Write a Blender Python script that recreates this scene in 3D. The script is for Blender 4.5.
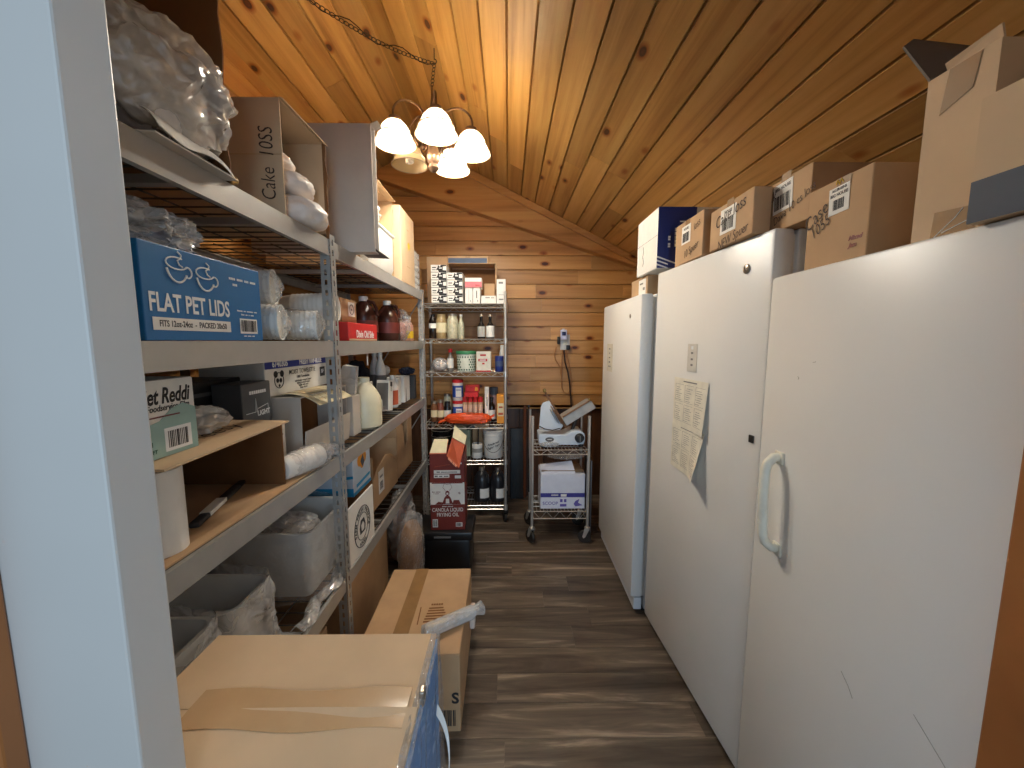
import bpy, bmesh, math, random
from mathutils import Vector, Matrix, noise
random.seed(7)
R = math.radians
SC = bpy.context.scene
COL = SC.collection
for o in list(bpy.data.objects):
    bpy.data.objects.remove(o)

# ------------------------------------------------------------------ camera
cam_data = bpy.data.cameras.new('camera')
cam = bpy.data.objects.new('camera', cam_data)
COL.objects.link(cam)
cam.location = (0, 0, 1.554)
cam.rotation_euler = (R(90) - math.atan(43 / 385), 0, -math.atan(4 / 385))
cam_data.sensor_width = 36
cam_data.lens = 385 / 1024 * 36
cam_data.clip_start = .02
SC.camera = cam

# ------------------------------------------------------------------ world, daylight, exposure
SC.view_settings.view_transform = 'Standard'
SC.view_settings.look = 'None'
SC.view_settings.gamma = 1
SC.view_settings.use_curve_mapping = False
SC.view_settings.exposure = 1.0
world = bpy.data.worlds.new('world')
SC.world = world
world.use_nodes = True
world.node_tree.nodes['Background'].inputs[0].default_value = (.72, .86, 1, 1)
world.node_tree.nodes['Background'].inputs[1].default_value = .27


def lamp(name, kind, loc, energy, color, rot=(0, 0, 0), **kw):
    d = bpy.data.lights.new(name, kind)
    d.energy = energy
    d.color = color
    for k, v in kw.items():
        setattr(d, k, v)
    o = bpy.data.objects.new(name, d)
    COL.objects.link(o)
    o.location = loc
    o.rotation_euler = rot
    return o


# daylight from the glazed side of the next room, behind the camera
lamp('daylight', 'AREA', (.50, -2.4, 1.55), 23, (.54, .76, 1), (R(90), 0, R(8)), shape='RECTANGLE', size=.9, size_y=1.5)
LAMP_COLOR = (1, .94, .83)
LAMP_POWER = 19.5


# ------------------------------------------------------------------ materials
def s(r, g, b):
    f = lambda c: (c / 255 / 12.92) if c <= 10 else ((c / 255 + .055) / 1.055) ** 2.4
    return (f(r), f(g), f(b), 1)


MATS = {}


def newmat(name):
    m = bpy.data.materials.new(name)
    m.use_nodes = True
    nt = m.node_tree
    nt.nodes.clear()
    out = nt.nodes.new('ShaderNodeOutputMaterial')
    b = nt.nodes.new('ShaderNodeBsdfPrincipled')
    nt.links.new(b.outputs[0], out.inputs[0])
    return m, nt, b, out


def node(nt, t, **kw):
    n = nt.nodes.new(t)
    for k, v in kw.items():
        setattr(n, k, v)
    return n


def ramp(nt, stops, src):
    r = nt.nodes.new('ShaderNodeValToRGB')
    el = r.color_ramp.elements
    while len(el) < len(stops):
        el.new(.5)
    for e, (p, c) in zip(el, stops):
        e.position = p
        e.color = c
    nt.links.new(src, r.inputs[0])
    return r


def mul(nt, a, b, fac=1.0):
    m = node(nt, 'ShaderNodeMix', data_type='RGBA', blend_type='MULTIPLY')
    m.inputs[0].default_value = fac
    nt.links.new(a, m.inputs[6])
    nt.links.new(b, m.inputs[7])
    return m.outputs[2]


def plain(name, rgb, rough=.5, metal=0, var=.10, scale=18, bump=0, spec=.5, coat=0):
    """one colour with a slight mottling"""
    if name in MATS:
        return MATS[name]
    m, nt, b, out = newmat(name)
    tc = node(nt, 'ShaderNodeTexCoord')
    n = node(nt, 'ShaderNodeTexNoise')
    n.inputs['Scale'].default_value = scale
    n.inputs['Detail'].default_value = 3
    nt.links.new(tc.outputs['Object'], n.inputs['Vector'])
    c = s(*rgb)
    lo = tuple(x * (1 - var) for x in c[:3]) + (1,)
    hi = tuple(min(1, x * (1 + var)) for x in c[:3]) + (1,)
    r = ramp(nt, [(.3, lo), (.7, hi)], n.outputs[0])
    nt.links.new(r.outputs[0], b.inputs['Base Color'])
    b.inputs['Roughness'].default_value = rough
    b.inputs['Metallic'].default_value = metal
    b.inputs['Specular IOR Level'].default_value = spec
    b.inputs['Coat Weight'].default_value = coat
    if bump:
        bp = node(nt, 'ShaderNodeBump')
        bp.inputs['Strength'].default_value = bump
        bp.inputs['Distance'].default_value = .01
        nt.links.new(n.outputs[0], bp.inputs['Height'])
        nt.links.new(bp.outputs[0], b.inputs['Normal'])
    MATS[name] = m
    return m


def wood(name, stops, along, across, axis='y', knots=True, tone=(.72, 1.12), rough=.42, bump=.15, knotcol=(70, 32, 12)):
    m, nt, b, out = newmat(name)
    tc = node(nt, 'ShaderNodeTexCoord')
    geo = node(nt, 'ShaderNodeNewGeometry')
    rnd = geo.outputs['Random Per Island']
    cmb = node(nt, 'ShaderNodeVectorMath', operation='SCALE')
    cmb.inputs[0].default_value = (31, 57, 43)
    nt.links.new(rnd, cmb.inputs['Scale'])
    mp = node(nt, 'ShaderNodeMapping')
    sc = {'y': (across, along, across), 'x': (along, across, across)}[axis]
    if axis == 'xz':
        sc = (along, across, across)
    mp.inputs['Scale'].default_value = sc
    nt.links.new(tc.outputs['Object'], mp.inputs[0])
    add = node(nt, 'ShaderNodeVectorMath', operation='ADD')
    nt.links.new(mp.outputs[0], add.inputs[0])
    nt.links.new(cmb.outputs[0], add.inputs[1])
    n = node(nt, 'ShaderNodeTexNoise')
    n.inputs['Scale'].default_value = 1
    n.inputs['Detail'].default_value = 5
    n.inputs['Roughness'].default_value = .62
    n.inputs['Distortion'].default_value = .9
    nt.links.new(add.outputs[0], n.inputs['Vector'])
    col = ramp(nt, stops, n.outputs[0]).outputs[0]
    mr = node(nt, 'ShaderNodeMapRange')
    mr.inputs['To Min'].default_value = tone[0]
    mr.inputs['To Max'].default_value = tone[1]
    wn = node(nt, 'ShaderNodeTexWhiteNoise', noise_dimensions='1D')
    nt.links.new(rnd, wn.inputs['W'])
    nt.links.new(wn.outputs[0], mr.inputs[0])
    col = mul(nt, col, mr.outputs[0])
    if knots:
        mp2 = node(nt, 'ShaderNodeMapping')
        mp2.inputs['Scale'].default_value = {'y': (9, 4.5, 9), 'x': (4.5, 9, 9)}[axis]
        nt.links.new(tc.outputs['Object'], mp2.inputs[0])
        ad2 = node(nt, 'ShaderNodeVectorMath', operation='ADD')
        nt.links.new(mp2.outputs[0], ad2.inputs[0])
        nt.links.new(cmb.outputs[0], ad2.inputs[1])
        v = node(nt, 'ShaderNodeTexVoronoi')
        v.inputs['Scale'].default_value = 1
        nt.links.new(ad2.outputs[0], v.inputs['Vector'])
        sp = node(nt, 'ShaderNodeSeparateColor')
        nt.links.new(v.outputs['Color'], sp.inputs[0])
        gt = node(nt, 'ShaderNodeMath', operation='GREATER_THAN')
        gt.inputs[1].default_value = .66
        nt.links.new(sp.outputs[0], gt.inputs[0])
        kr = ramp(nt, [(0, s(*knotcol)), (.07, s(110, 60, 25)), (.11, s(75, 36, 12)), (.15, s(200, 150, 95)), (.26, (1, 1, 1, 1))], v.outputs['Distance'])
        mx = node(nt, 'ShaderNodeMix', data_type='RGBA', blend_type='MULTIPLY')
        nt.links.new(gt.outputs[0], mx.inputs[0])
        nt.links.new(col, mx.inputs[6])
        nt.links.new(kr.outputs[0], mx.inputs[7])
        col = mx.outputs[2]
    nt.links.new(col, b.inputs['Base Color'])
    b.inputs['Roughness'].default_value = rough
    bp = node(nt, 'ShaderNodeBump')
    bp.inputs['Strength'].default_value = bump
    bp.inputs['Distance'].default_value = .004
    nt.links.new(n.outputs[0], bp.inputs['Height'])
    nt.links.new(bp.outputs[0], b.inputs['Normal'])
    MATS[name] = m
    return m


PINE = [(.25, s(160, 114, 54)), (.48, s(204, 157, 90)), (.75, s(224, 183, 116))]
pine_y = wood('pine boards along the room', PINE, .55, 13, 'y')
pine_x = wood('pine boards across the room', [(.25, s(156, 104, 50)), (.48, s(196, 142, 80)), (.75, s(214, 166, 102))], .55, 13, 'x')
floor_wood = wood('weathered vinyl plank', [(.24, s(48, 40, 33)), (.42, s(84, 72, 60)), (.56, s(108, 94, 79)), (.72, s(168, 150, 128))], 1.3, 15, 'x', knots=False, tone=(.70, 1.12), rough=.40, bump=.12)
trim_wood = wood('stained trim wood', [(.25, s(120, 70, 30)), (.5, s(168, 105, 55)), (.75, s(190, 126, 70))], 9, .7, 'x', knots=False, tone=(.9, 1.05))
dark_panel = wood('dark brown panelling', [(.25, s(52, 32, 18)), (.5, s(92, 58, 34)), (.75, s(112, 72, 42))], 14, .8, 'x', knots=False, tone=(.7, 1.1))


def clear(name, tint=(245, 245, 245), body=.20, rough=.12, bump=.7, scale=24, edge=.62):
    """thin clear plastic film: mostly see-through, with creases that catch the light"""
    if name in MATS:
        return MATS[name]
    m, nt, b, out = newmat(name)
    tr = node(nt, 'ShaderNodeBsdfTransparent')
    tr.inputs[0].default_value = (.97, .97, .97, 1)
    mix = node(nt, 'ShaderNodeMixShader')
    tc = node(nt, 'ShaderNodeTexCoord')
    n = node(nt, 'ShaderNodeTexNoise')
    n.inputs['Scale'].default_value = scale
    n.inputs['Detail'].default_value = 2
    n.inputs['Distortion'].default_value = .7
    nt.links.new(tc.outputs['Object'], n.inputs['Vector'])
    sb = node(nt, 'ShaderNodeMath', operation='SUBTRACT')
    sb.inputs[1].default_value = .5
    nt.links.new(n.outputs[0], sb.inputs[0])
    ab = node(nt, 'ShaderNodeMath', operation='ABSOLUTE')
    nt.links.new(sb.outputs[0], ab.inputs[0])
    bp = node(nt, 'ShaderNodeBump')
    bp.inputs['Strength'].default_value = bump
    bp.inputs['Distance'].default_value = .05
    nt.links.new(ab.outputs[0], bp.inputs['Height'])
    nt.links.new(bp.outputs[0], b.inputs['Normal'])
    b.inputs['Base Color'].default_value = s(*tint)
    b.inputs['Roughness'].default_value = rough
    b.inputs['Specular IOR Level'].default_value = 1.0
    gl = node(nt, 'ShaderNodeBsdfGlossy')
    gl.inputs['Roughness'].default_value = rough
    nt.links.new(bp.outputs[0], gl.inputs['Normal'])
    lw = node(nt, 'ShaderNodeLayerWeight')
    lw.inputs[0].default_value = .35
    mr = node(nt, 'ShaderNodeMapRange')
    mr.inputs['To Min'].default_value = body
    mr.inputs['To Max'].default_value = min(1, body + edge)
    nt.links.new(lw.outputs['Facing'], mr.inputs[0])
    nt.links.new(mr.outputs[0], mix.inputs[0])
    nt.links.new(tr.outputs[0], mix.inputs[1])
    nt.links.new(b.outputs[0], mix.inputs[2])
    m2 = node(nt, 'ShaderNodeMixShader')
    m2.inputs[0].default_value = .10
    nt.links.new(mix.outputs[0], m2.inputs[1])
    nt.links.new(gl.outputs[0], m2.inputs[2])
    nt.links.new(m2.outputs[0], out.inputs[0])
    MATS[name] = m
    return m


def glassy(name, rgb, body=.55, rough=.08):
    return clear(name, rgb, body, rough, .05, 8)


kraft = plain('kraft cardboard', (192, 158, 121), .75, 0, .07, 9, spec=.2)
kraft_l = plain('pale kraft cardboard', (208, 180, 146), .75, 0, .06, 7, spec=.2)
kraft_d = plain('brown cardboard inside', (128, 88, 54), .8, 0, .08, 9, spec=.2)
board_w = plain('greyish white cardboard', (202, 192, 180), .7, 0, .05, 9, spec=.25)
greyboard = plain('grey cardboard', (118, 108, 100), .8, 0, .06, 9, spec=.2)
tape_m = plain('brown parcel tape', (150, 114, 70), .5, 0, .08, 20, spec=.3)
white_p = plain('white paper', (235, 232, 225), .7, 0, .03, 30)
cream_p = plain('cream paper', (226, 214, 176), .7, 0, .05, 30)
black_ink = plain('black ink', (28, 26, 28), .6, 0, .02)
grey_ink = plain('grey ink', (120, 118, 116), .7, 0, .04)
white_ink = plain('white ink', (238, 240, 240), .6, 0, .02)
red_ink = plain('red ink', (190, 40, 40), .6, 0, .03)
blue_ink = plain('blue ink', (45, 60, 150), .6, 0, .03)
purple_ink = plain('purple ink', (100, 90, 170), .6, 0, .03)
pen_ink = plain('marker pen', (62, 44, 34), .7, 0, .05)
paint = plain('white wall paint', (200, 196, 190), .45, 0, .02, 5, bump=.03)
appl = plain('white appliance enamel', (234, 233, 229), .32, 0, .012, 4, bump=.01, spec=.4)
appl_side = plain('white cabinet enamel', (226, 230, 234), .35, 0, .015, 4)
cream_pl = plain('cream plastic', (238, 233, 214), .35)
milk_pl = plain('milky plastic', (232, 222, 190), .38, 0, .03)
white_pl = plain('white plastic', (228, 226, 220), .4, 0, .03)
foam = plain('white foam', (238, 234, 226), .6, 0, .03)
rack_steel = plain('grey rack steel', (176, 175, 171), .42, .4, .05, 14)
deck_wire = plain('dark wire mesh', (96, 92, 86), .4, .7, .08)
chrome = plain('chrome wire', (222, 219, 212), .28, .8, .04)
steel_d = plain('dark steel', (70, 66, 62), .4, .7, .08)
rubber = plain('black rubber', (26, 26, 28), .6, 0, .05)
black_pl = plain('black plastic', (20, 20, 22), .38, 0, .05)
charcoal = plain('charcoal carton', (48, 48, 50), .55, 0, .05)
dgrey = plain('dark grey carton', (84, 86, 88), .55, 0, .05)
blue_box = plain('blue carton', (18, 108, 168), .45, 0, .05)
case_blue = plain('bright blue carton', (62, 156, 232), .35, 0, .07)
navy = plain('navy carton', (28, 48, 120), .45, 0, .05)
slate = plain('slate blue grey carton', (78, 84, 94), .7, 0, .05)
maroon = plain('maroon carton', (122, 44, 36), .5, 0, .05)
rust = plain('rust carton', (190, 84, 48), .55, 0, .06)
red_c = plain('red carton', (196, 34, 36), .5, 0, .05)
pink_c = plain('pink carton', (214, 120, 126), .55, 0, .05)
orange_b = plain('orange bag', (230, 84, 32), .32, 0, .08, 30, bump=.3)
amber = plain('amber carton', (226, 150, 42), .5, 0, .05)
yellow_c = plain('yellow label', (232, 190, 40), .5, 0, .05)
green_l = plain('green lid', (56, 130, 84), .4, 0, .05)
dgreen = plain('dark green print', (34, 84, 58), .5, 0, .05)
teal = plain('teal print', (150, 182, 176), .55, 0, .05)
cyan_c = plain('cyan print', (40, 150, 200), .5, 0, .05)
blue_l = plain('blue label', (40, 80, 170), .45, 0, .05)
brown_liq = plain('dark red syrup jug', (74, 40, 30), .25, 0, .08)
dark_bot = plain('dark bottle glass', (26, 18, 16), .12, 0, .05)
jug_dark = plain('dark jug plastic', (34, 34, 38), .3, 0, .06)
spice = plain('spice brown', (120, 74, 40), .6, 0, .1, 60)
tan_glass = plain('jar of dry goods', (168, 142, 98), .25, 0, .15, 70)
pale_glass = plain('jar of pale crystals', (190, 186, 160), .2, 0, .18, 60)
brass = plain('brass', (180, 150, 90), .3, .9, .05)
nickel = plain('brushed nickel', (172, 160, 146), .35, .85, .06)
antique = plain('antique bronze', (112, 86, 66), .45, .7, .1)
slicer_w = plain('pale blue white enamel', (212, 222, 232), .25, 0, .02)
alu = plain('aluminium', (184, 186, 188), .35, .85, .05)
cord_tan = plain('tan cord', (170, 112, 60), .6)
cord_dark = plain('dark cord', (46, 26, 20), .6)
film = clear('clear film', (240, 240, 240), .07, .08, .9, 16, .42)
film_b = clear('creased clear bag', (240, 240, 240), .26, .10, 1.0, 13, .5)
film_w = clear('milky film', (238, 232, 224), .40, .16, 1.0, 9, .45)
film_wrap = clear('taut clear wrap', (235, 240, 245), .03, .06, .6, 12, .10)
bagwhite = plain('crumpled white bag', (226, 214, 204), .45, 0, .04, 14, bump=.5)
paper_bag = plain('brown paper', (150, 112, 76), .7, 0, .08, 12, bump=.4)
darkcloth = plain('dark blue cloth', (30, 36, 54), .8, 0, .1)


# ------------------------------------------------------------------ mesh helpers
class MB:
    def __init__(self):
        self.bm = bmesh.new()

    def box(self, x0, x1, y0, y1, z0, z1, bev=0, mat=None):
        g = bmesh.ops.create_cube(self.bm, size=1)
        vs = g['verts']
        bmesh.ops.scale(self.bm, vec=(x1 - x0, y1 - y0, z1 - z0), verts=vs)
        bmesh.ops.translate(self.bm, vec=((x0 + x1) / 2, (y0 + y1) / 2, (z0 + z1) / 2), verts=vs)
        if bev:
            es = list({e for v in vs for e in v.link_edges})
            r = bmesh.ops.bevel(self.bm, geom=es, offset=bev, segments=2, affect='EDGES', profile=.5)
            vs = list({v for f in r['faces'] for v in f.verts} | {v for v in vs if v.is_valid})
        if mat is not None:
            bmesh.ops.transform(self.bm, matrix=mat, verts=vs)
        return self

    def prism(self, pts, vec):
        """closed solid: polygon swept along vec"""
        a = [self.bm.verts.new(Vector(p)) for p in pts]
        b = [self.bm.verts.new(Vector(p) + Vector(vec)) for p in pts]
        n = len(pts)
        fs = [self.bm.faces.new(a[::-1]), self.bm.faces.new(b)]
        for i in range(n):
            fs.append(self.bm.faces.new((a[i], a[(i + 1) % n], b[(i + 1) % n], b[i])))
        bmesh.ops.recalc_face_normals(self.bm, faces=fs)
        return self

    def slab(self, p0, p1, p2, p3, t=.003):
        p0, p1, p2, p3 = map(Vector, (p0, p1, p2, p3))
        n = (p1 - p0).cross(p3 - p0).normalized() * t
        return self.prism([p0, p1, p2, p3], n)

    def tube(self, pts, r, seg=8, closed=False):
        pts = [Vector(p) for p in pts]
        n = len(pts)
        rings = []
        prev = None
        for i, p in enumerate(pts):
            if closed:
                t = pts[(i + 1) % n] - pts[i - 1]
            else:
                t = pts[min(i + 1, n - 1)] - pts[max(i - 1, 0)]
            t.normalize()
            if prev is None:
                u = t.orthogonal().normalized()
            else:
                u = (prev - t * prev.dot(t))
                u = u.normalized() if u.length > 1e-5 else t.orthogonal().normalized()
            prev = u
            w = t.cross(u)
            rr = r[i] if isinstance(r, (list, tuple)) else r
            rings.append([self.bm.verts.new(p + (u * math.cos(2 * math.pi * k / seg) + w * math.sin(2 * math.pi * k / seg)) * rr) for k in range(seg)])
        m = n if closed else n - 1
        for i in range(m):
            a, b = rings[i], rings[(i + 1) % n]
            for k in range(seg):
                self.bm.faces.new((a[k], a[(k + 1) % seg], b[(k + 1) % seg], b[k]))
        if not closed:
            self.bm.faces.new(rings[0][::-1])
            self.bm.faces.new(rings[-1])
        return self

    def lathe(self, prof, seg=24, mat=None, cap0=True, cap1=True):
        rings = []
        mat = mat or Matrix()
        for r, z in prof:
            rings.append([self.bm.verts.new(mat @ Vector((r * math.cos(2 * math.pi * k / seg), r * math.sin(2 * math.pi * k / seg), z))) for k in range(seg)])
        for a, b in zip(rings, rings[1:]):
            for k in range(seg):
                self.bm.faces.new((a[k], a[(k + 1) % seg], b[(k + 1) % seg], b[k]))
        if cap0:
            self.bm.faces.new(rings[0][::-1])
        if cap1:
            self.bm.faces.new(rings[-1])
        return self

    def sheet(self, fn, nu, nv, t=.0015):
        """curved sheet with thickness t, fn(u,v)->point"""
        P = [[Vector(fn(i / nu, j / nv)) for j in range(nv + 1)] for i in range(nu + 1)]
        top, bot = [], []
        for i in range(nu + 1):
            rt, rb = [], []
            for j in range(nv + 1):
                du = P[min(i + 1, nu)][j] - P[max(i - 1, 0)][j]
                dv = P[i][min(j + 1, nv)] - P[i][max(j - 1, 0)]
                n = du.cross(dv)
                n = n.normalized() * t / 2 if n.length > 1e-9 else Vector((0, 0, t / 2))
                rt.append(self.bm.verts.new(P[i][j] + n))
                rb.append(self.bm.verts.new(P[i][j] - n))
            top.append(rt)
            bot.append(rb)
        F = self.bm.faces.new
        for i in range(nu):
            for j in range(nv):
                F((top[i][j], top[i + 1][j], top[i + 1][j + 1], top[i][j + 1]))
                F((bot[i][j], bot[i][j + 1], bot[i + 1][j + 1], bot[i + 1][j]))
        for i in range(nu):
            F((top[i][0], bot[i][0], bot[i + 1][0], top[i + 1][0]))
            F((top[i][nv], top[i + 1][nv], bot[i + 1][nv], bot[i][nv]))
        for j in range(nv):
            F((top[0][j], top[0][j + 1], bot[0][j + 1], bot[0][j]))
            F((top[nu][j], bot[nu][j], bot[nu][j + 1], top[nu][j + 1]))
        return self

    def blob(self, c, rad, amp=.25, freq=5, seed=0, sub=4, zmin=None, square=.0):
        """crumpled bag: a ball pushed about by ridged noise, flattened where it lies"""
        g = bmesh.ops.create_icosphere(self.bm, subdivisions=sub, radius=1)
        off = Vector((seed * 3.17, seed * 1.7, seed * 5.3))
        c = Vector(c)
        for v in g['verts']:
            d = v.co.normalized()
            if square:
                mx = max(abs(d.x), abs(d.y), abs(d.z))
                d = d.lerp(d / mx, square)
            p = d * freq * .5 + off
            k = 1 - amp * abs(noise.noise(p)) * 1.6 - amp * .5 * abs(noise.noise(p * 2.7)) + amp * .22 * noise.noise(p * 7)
            q = Vector((d.x * rad[0] * k, d.y * rad[1] * k, d.z * rad[2] * k)) + c
            if zmin is not None and q.z < zmin:
                q.z = zmin + (q.z - zmin) * .03
            v.co = q
        return self

    def text(self, txt, size, fr, align='CENTER', bold=0, sx=1, shear=0, depth=.0002):
        """raised lettering in the frame fr (columns right, up, normal, origin);
        a leading ~ stands for print too small to read and gives short dashes"""
        if txt.startswith('~'):
            n = len(txt) - 1
            st = size * .5 * sx
            for i, c in enumerate(txt[1:]):
                if c != ' ':
                    x = (i - n / 2) * st
                    self.rect(fr, x, x + st * .82, -size * .25, size * .25 if c.isupper() else size * .12)
            return self
        cu = bpy.data.curves.new('t', 'FONT')
        cu.body = txt
        cu.size = size
        cu.align_x = align
        cu.align_y = 'CENTER'
        cu.offset = bold
        cu.shear = shear
        cu.extrude = depth
        cu.resolution_u = 3
        o = bpy.data.objects.new('t', cu)
        COL.objects.link(o)
        dg = bpy.context.evaluated_depsgraph_get()
        me = bpy.data.meshes.new_from_object(o.evaluated_get(dg))
        me.transform(fr @ Matrix.Diagonal((sx, 1, 1, 1)))
        self.bm.from_mesh(me)
        bpy.data.objects.remove(o)
        bpy.data.curves.remove(cu)
        bpy.data.meshes.remove(me)
        return self

    def rect(self, fr, x0, x1, y0, y1, t=.0004):
        """thin plate lying on the frame fr"""
        pts = [fr @ Vector(p) for p in ((x0, y0, 0), (x1, y0, 0), (x1, y1, 0), (x0, y1, 0))]
        return self.prism(pts, fr.to_3x3() @ Vector((0, 0, t)))

    def poly(self, fr, pts, t=.0004):
        return self.prism([fr @ Vector((p[0], p[1], 0)) for p in pts], fr.to_3x3() @ Vector((0, 0, t)))

    def stroke(self, fr, pts, r):
        """pen or brush stroke lying on frame fr"""
        return self.tube([fr @ Vector((p[0], p[1], 0)) for p in pts], r, 6)

    def barcode(self, fr, x0, x1, y0, y1, n=14, seed=1):
        rg = random.Random(seed)
        st = (x1 - x0) / n
        for i in range(n):
            w = st * rg.choice((.35, .55, .75))
            self.rect(fr, x0 + i * st, x0 + i * st + w, y0, y1)
        return self

    def build(self, name, mat, parent=None, smooth=False, loc=None, rotz=0):
        me = bpy.data.meshes.new(name)
        bmesh.ops.remove_doubles(self.bm, verts=self.bm.verts, dist=1e-6)
        self.bm.to_mesh(me)
        self.bm.free()
        if smooth:
            me.polygons.foreach_set('use_smooth', [True] * len(me.polygons))
            try:
                me.set_sharp_from_angle(angle=R(smooth if smooth is not True else 40))
            except Exception:
                pass
        me.materials.append(mat)
        o = bpy.data.objects.new(name, me)
        COL.objects.link(o)
        if parent is not None:
            o.parent = parent
        if loc is not None:
            o.location = loc
        if rotz:
            o.rotation_euler = (0, 0, rotz)
        return o


def thing(name, label, cat, loc=(0, 0, 0), rotz=0, group=None):
    o = bpy.data.objects.new(name, None)
    COL.objects.link(o)
    o.empty_display_size = .05
    o.location = loc
    o.rotation_euler = (0, 0, rotz)
    return tag(o, label, cat, group)


def tag(o, label, cat, group=None):
    o['label'] = label
    o['category'] = cat
    if group:
        o['group'] = group
    return o


def struct(o):
    o['kind'] = 'structure'
    return o


def frame(org, right, up):
    r, u = Vector(right).normalized(), Vector(up).normalized()
    n = r.cross(u)
    m = Matrix((r, u, n)).transposed().to_4x4()
    m.translation = Vector(org)
    return m


def face(side, dims, eps=.0006):
    """frame at the centre of one side of a box standing on the local origin"""
    w, d, h = dims
    return {'+x': frame((w / 2 + eps, 0, h / 2), (0, 1, 0), (0, 0, 1)),
            '-x': frame((-w / 2 - eps, 0, h / 2), (0, -1, 0), (0, 0, 1)),
            '-y': frame((0, -d / 2 - eps, h / 2), (1, 0, 0), (0, 0, 1)),
            '+z': frame((0, 0, h + eps), (1, 0, 0), (0, 1, 0))}[side]


def shift(fr, dx, dy, dz=.0, rot=0):
    return fr @ Matrix.Translation((dx, dy, dz)) @ Matrix.Rotation(rot, 4, 'Z')


def carton(name, label, cat, x0, x1, y0, y1, z0, z1, mat, open_side=None, rotz=0, group=None, t=.004, bev=.003, inside=None):
    """a box at its place; returns the thing and its dimensions"""
    w, d, h = x1 - x0, y1 - y0, z1 - z0
    e = thing(name, label, cat, ((x0 + x1) / 2, (y0 + y1) / 2, z0), rotz, group)
    m = MB()
    X, Y = w / 2, d / 2
    if open_side is None:
        m.box(-X, X, -Y, Y, 0, h, bev)
    else:
        if open_side != '-x': m.box(-X, -X + t, -Y, Y, 0, h)
        if open_side != '+x': m.box(X - t, X, -Y, Y, 0, h)
        if open_side != '-y': m.box(-X + t, X - t if open_side != '+x' else X, -Y, -Y + t, 0, h)
        m.box(-X + t, X - t if open_side != '+x' else X, Y - t, Y, 0, h)
        m.box(-X + t, X - t if open_side != '+x' else X, -Y + t if open_side != '-y' else -Y, Y - t, 0, t)
        if open_side != '+z': m.box(-X + t, X - t if open_side != '+x' else X, -Y + t if open_side != '-y' else -Y, Y - t, h - t, h)
    m.build('body', mat, e)
    return e, (w, d, h)


def sticker(e, fr, w, h, lines, mat=None, ink=None, name='label', bar=None, seed=1, rot=0, bold=.0004):
    """printed paper label as a part with its print as a sub-part; lines = (text, size, x, y)"""
    f = shift(fr, 0, 0, 0, rot)
    lab = MB().rect(f, -w / 2, w / 2, -h / 2, h / 2, .0008).build(name, mat or white_p, e)
    f2 = shift(f, 0, 0, .0009)
    if lines or bar:
        m = MB()
        for tx, sz, x, y in lines:
            m.text(tx, sz, shift(f2, x, y), bold=bold)
        if bar:
            m.barcode(f2, *bar, seed=seed)
        m.build('print', ink or black_ink, lab)
    return lab


def scribble(e, fr, txt, size, rot=0, name='handwriting', sx=.8, shear=.2, mat=None):
    return MB().text(txt, size, shift(fr, 0, 0, .0002, rot), bold=-.0004 if size > .03 else 0, sx=sx, shear=shear).build(name, mat or pen_ink, e)


def bottle(name, label, cat, x, y, z, prof, mat, cap=None, lab=None, group=None, capname='cap', seg=20, handle=None, cap_mat=None):
    """lathe body with cap (r, z0, z1) and label band (z0, z1, material, wrap angle)"""
    e = thing(name, label, cat, (x, y, z), 0, group)
    MB().lathe(prof, seg).build('body', mat, e, smooth=True)
    if cap:
        r, a, b = cap
        MB().lathe([(r, a), (r, b - .002), (r * .9, b)], seg).build(capname, cap_mat or white_pl, e, smooth=True)
    if lab:
        a, b, lm = lab[:3]
        r = max(p[0] for p in prof) + .0008
        MB().lathe([(r, a), (r, b)], seg, cap0=False, cap1=False).build('label', lm, e, smooth=True)
    if handle:
        MB().tube(*handle).build('handle', mat, e, smooth=True)
    return e


def jugprof(r, h, neck=.32):
    return [(r * .9, 0), (r, .012), (r, h * .55), (r * .95, h * .64), (r * .75, h * .76), (r * .45, h * .88), (r * neck, h * .92), (r * neck, h)]


def botprof(r, h, neck=.38, sh=.6):
    return [(r * .92, 0), (r, .005), (r, h * sh), (r * .85, h * (sh + .08)), (r * neck * 1.1, h * (sh + .2)), (r * neck, h * (sh + .24)), (r * neck, h)]


def jarprof(r, h):
    return [(r * .92, 0), (r, .006), (r, h * .82), (r * .82, h * .9), (r * .8, h)]


# ------------------------------------------------------------------ the room
RX, RZ, SL = -.74, 3.26, .5           # ridge line and pitch
YB = 3.70                             # face of the end wall
A = math.atan(SL)


def ceil_z(x):
    return RZ - SL * abs(x - RX)


def vboard(m, x0, x1, c0, c1, plane, t=.02, g=.006, gap=.0016):
    """tongue and groove board: long from x0 to x1; profile across from c0 to c1"""
    prof = [(c0 + gap, g), (c0 + g, 0), (c1 - g, 0), (c1 - gap, g), (c1 - gap, t), (c0 + gap, t)]
    if plane == 'ceil':               # across = x, long = y, face down (-z)
        m.prism([(c, x0, d) for c, d in prof], (0, x1 - x0, 0))
    elif plane == 'vert':             # across = x, long = z, face -y
        m.prism([(c, d, x0) for c, d in prof], (0, 0, x1 - x0))
    else:                             # across = z, long = x, face -y
        m.prism([(x0, d, c) for c, d in prof], (x1 - x0, 0, 0))


def runs(a, b, rg, lo=1.2, hi=3.2):
    cut = [a]
    p = a + rg.uniform(.3, hi)
    while p < b - .3:
        cut.append(p)
        p += rg.uniform(lo, hi)
    return list(zip(cut, cut[1:] + [b]))


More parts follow.
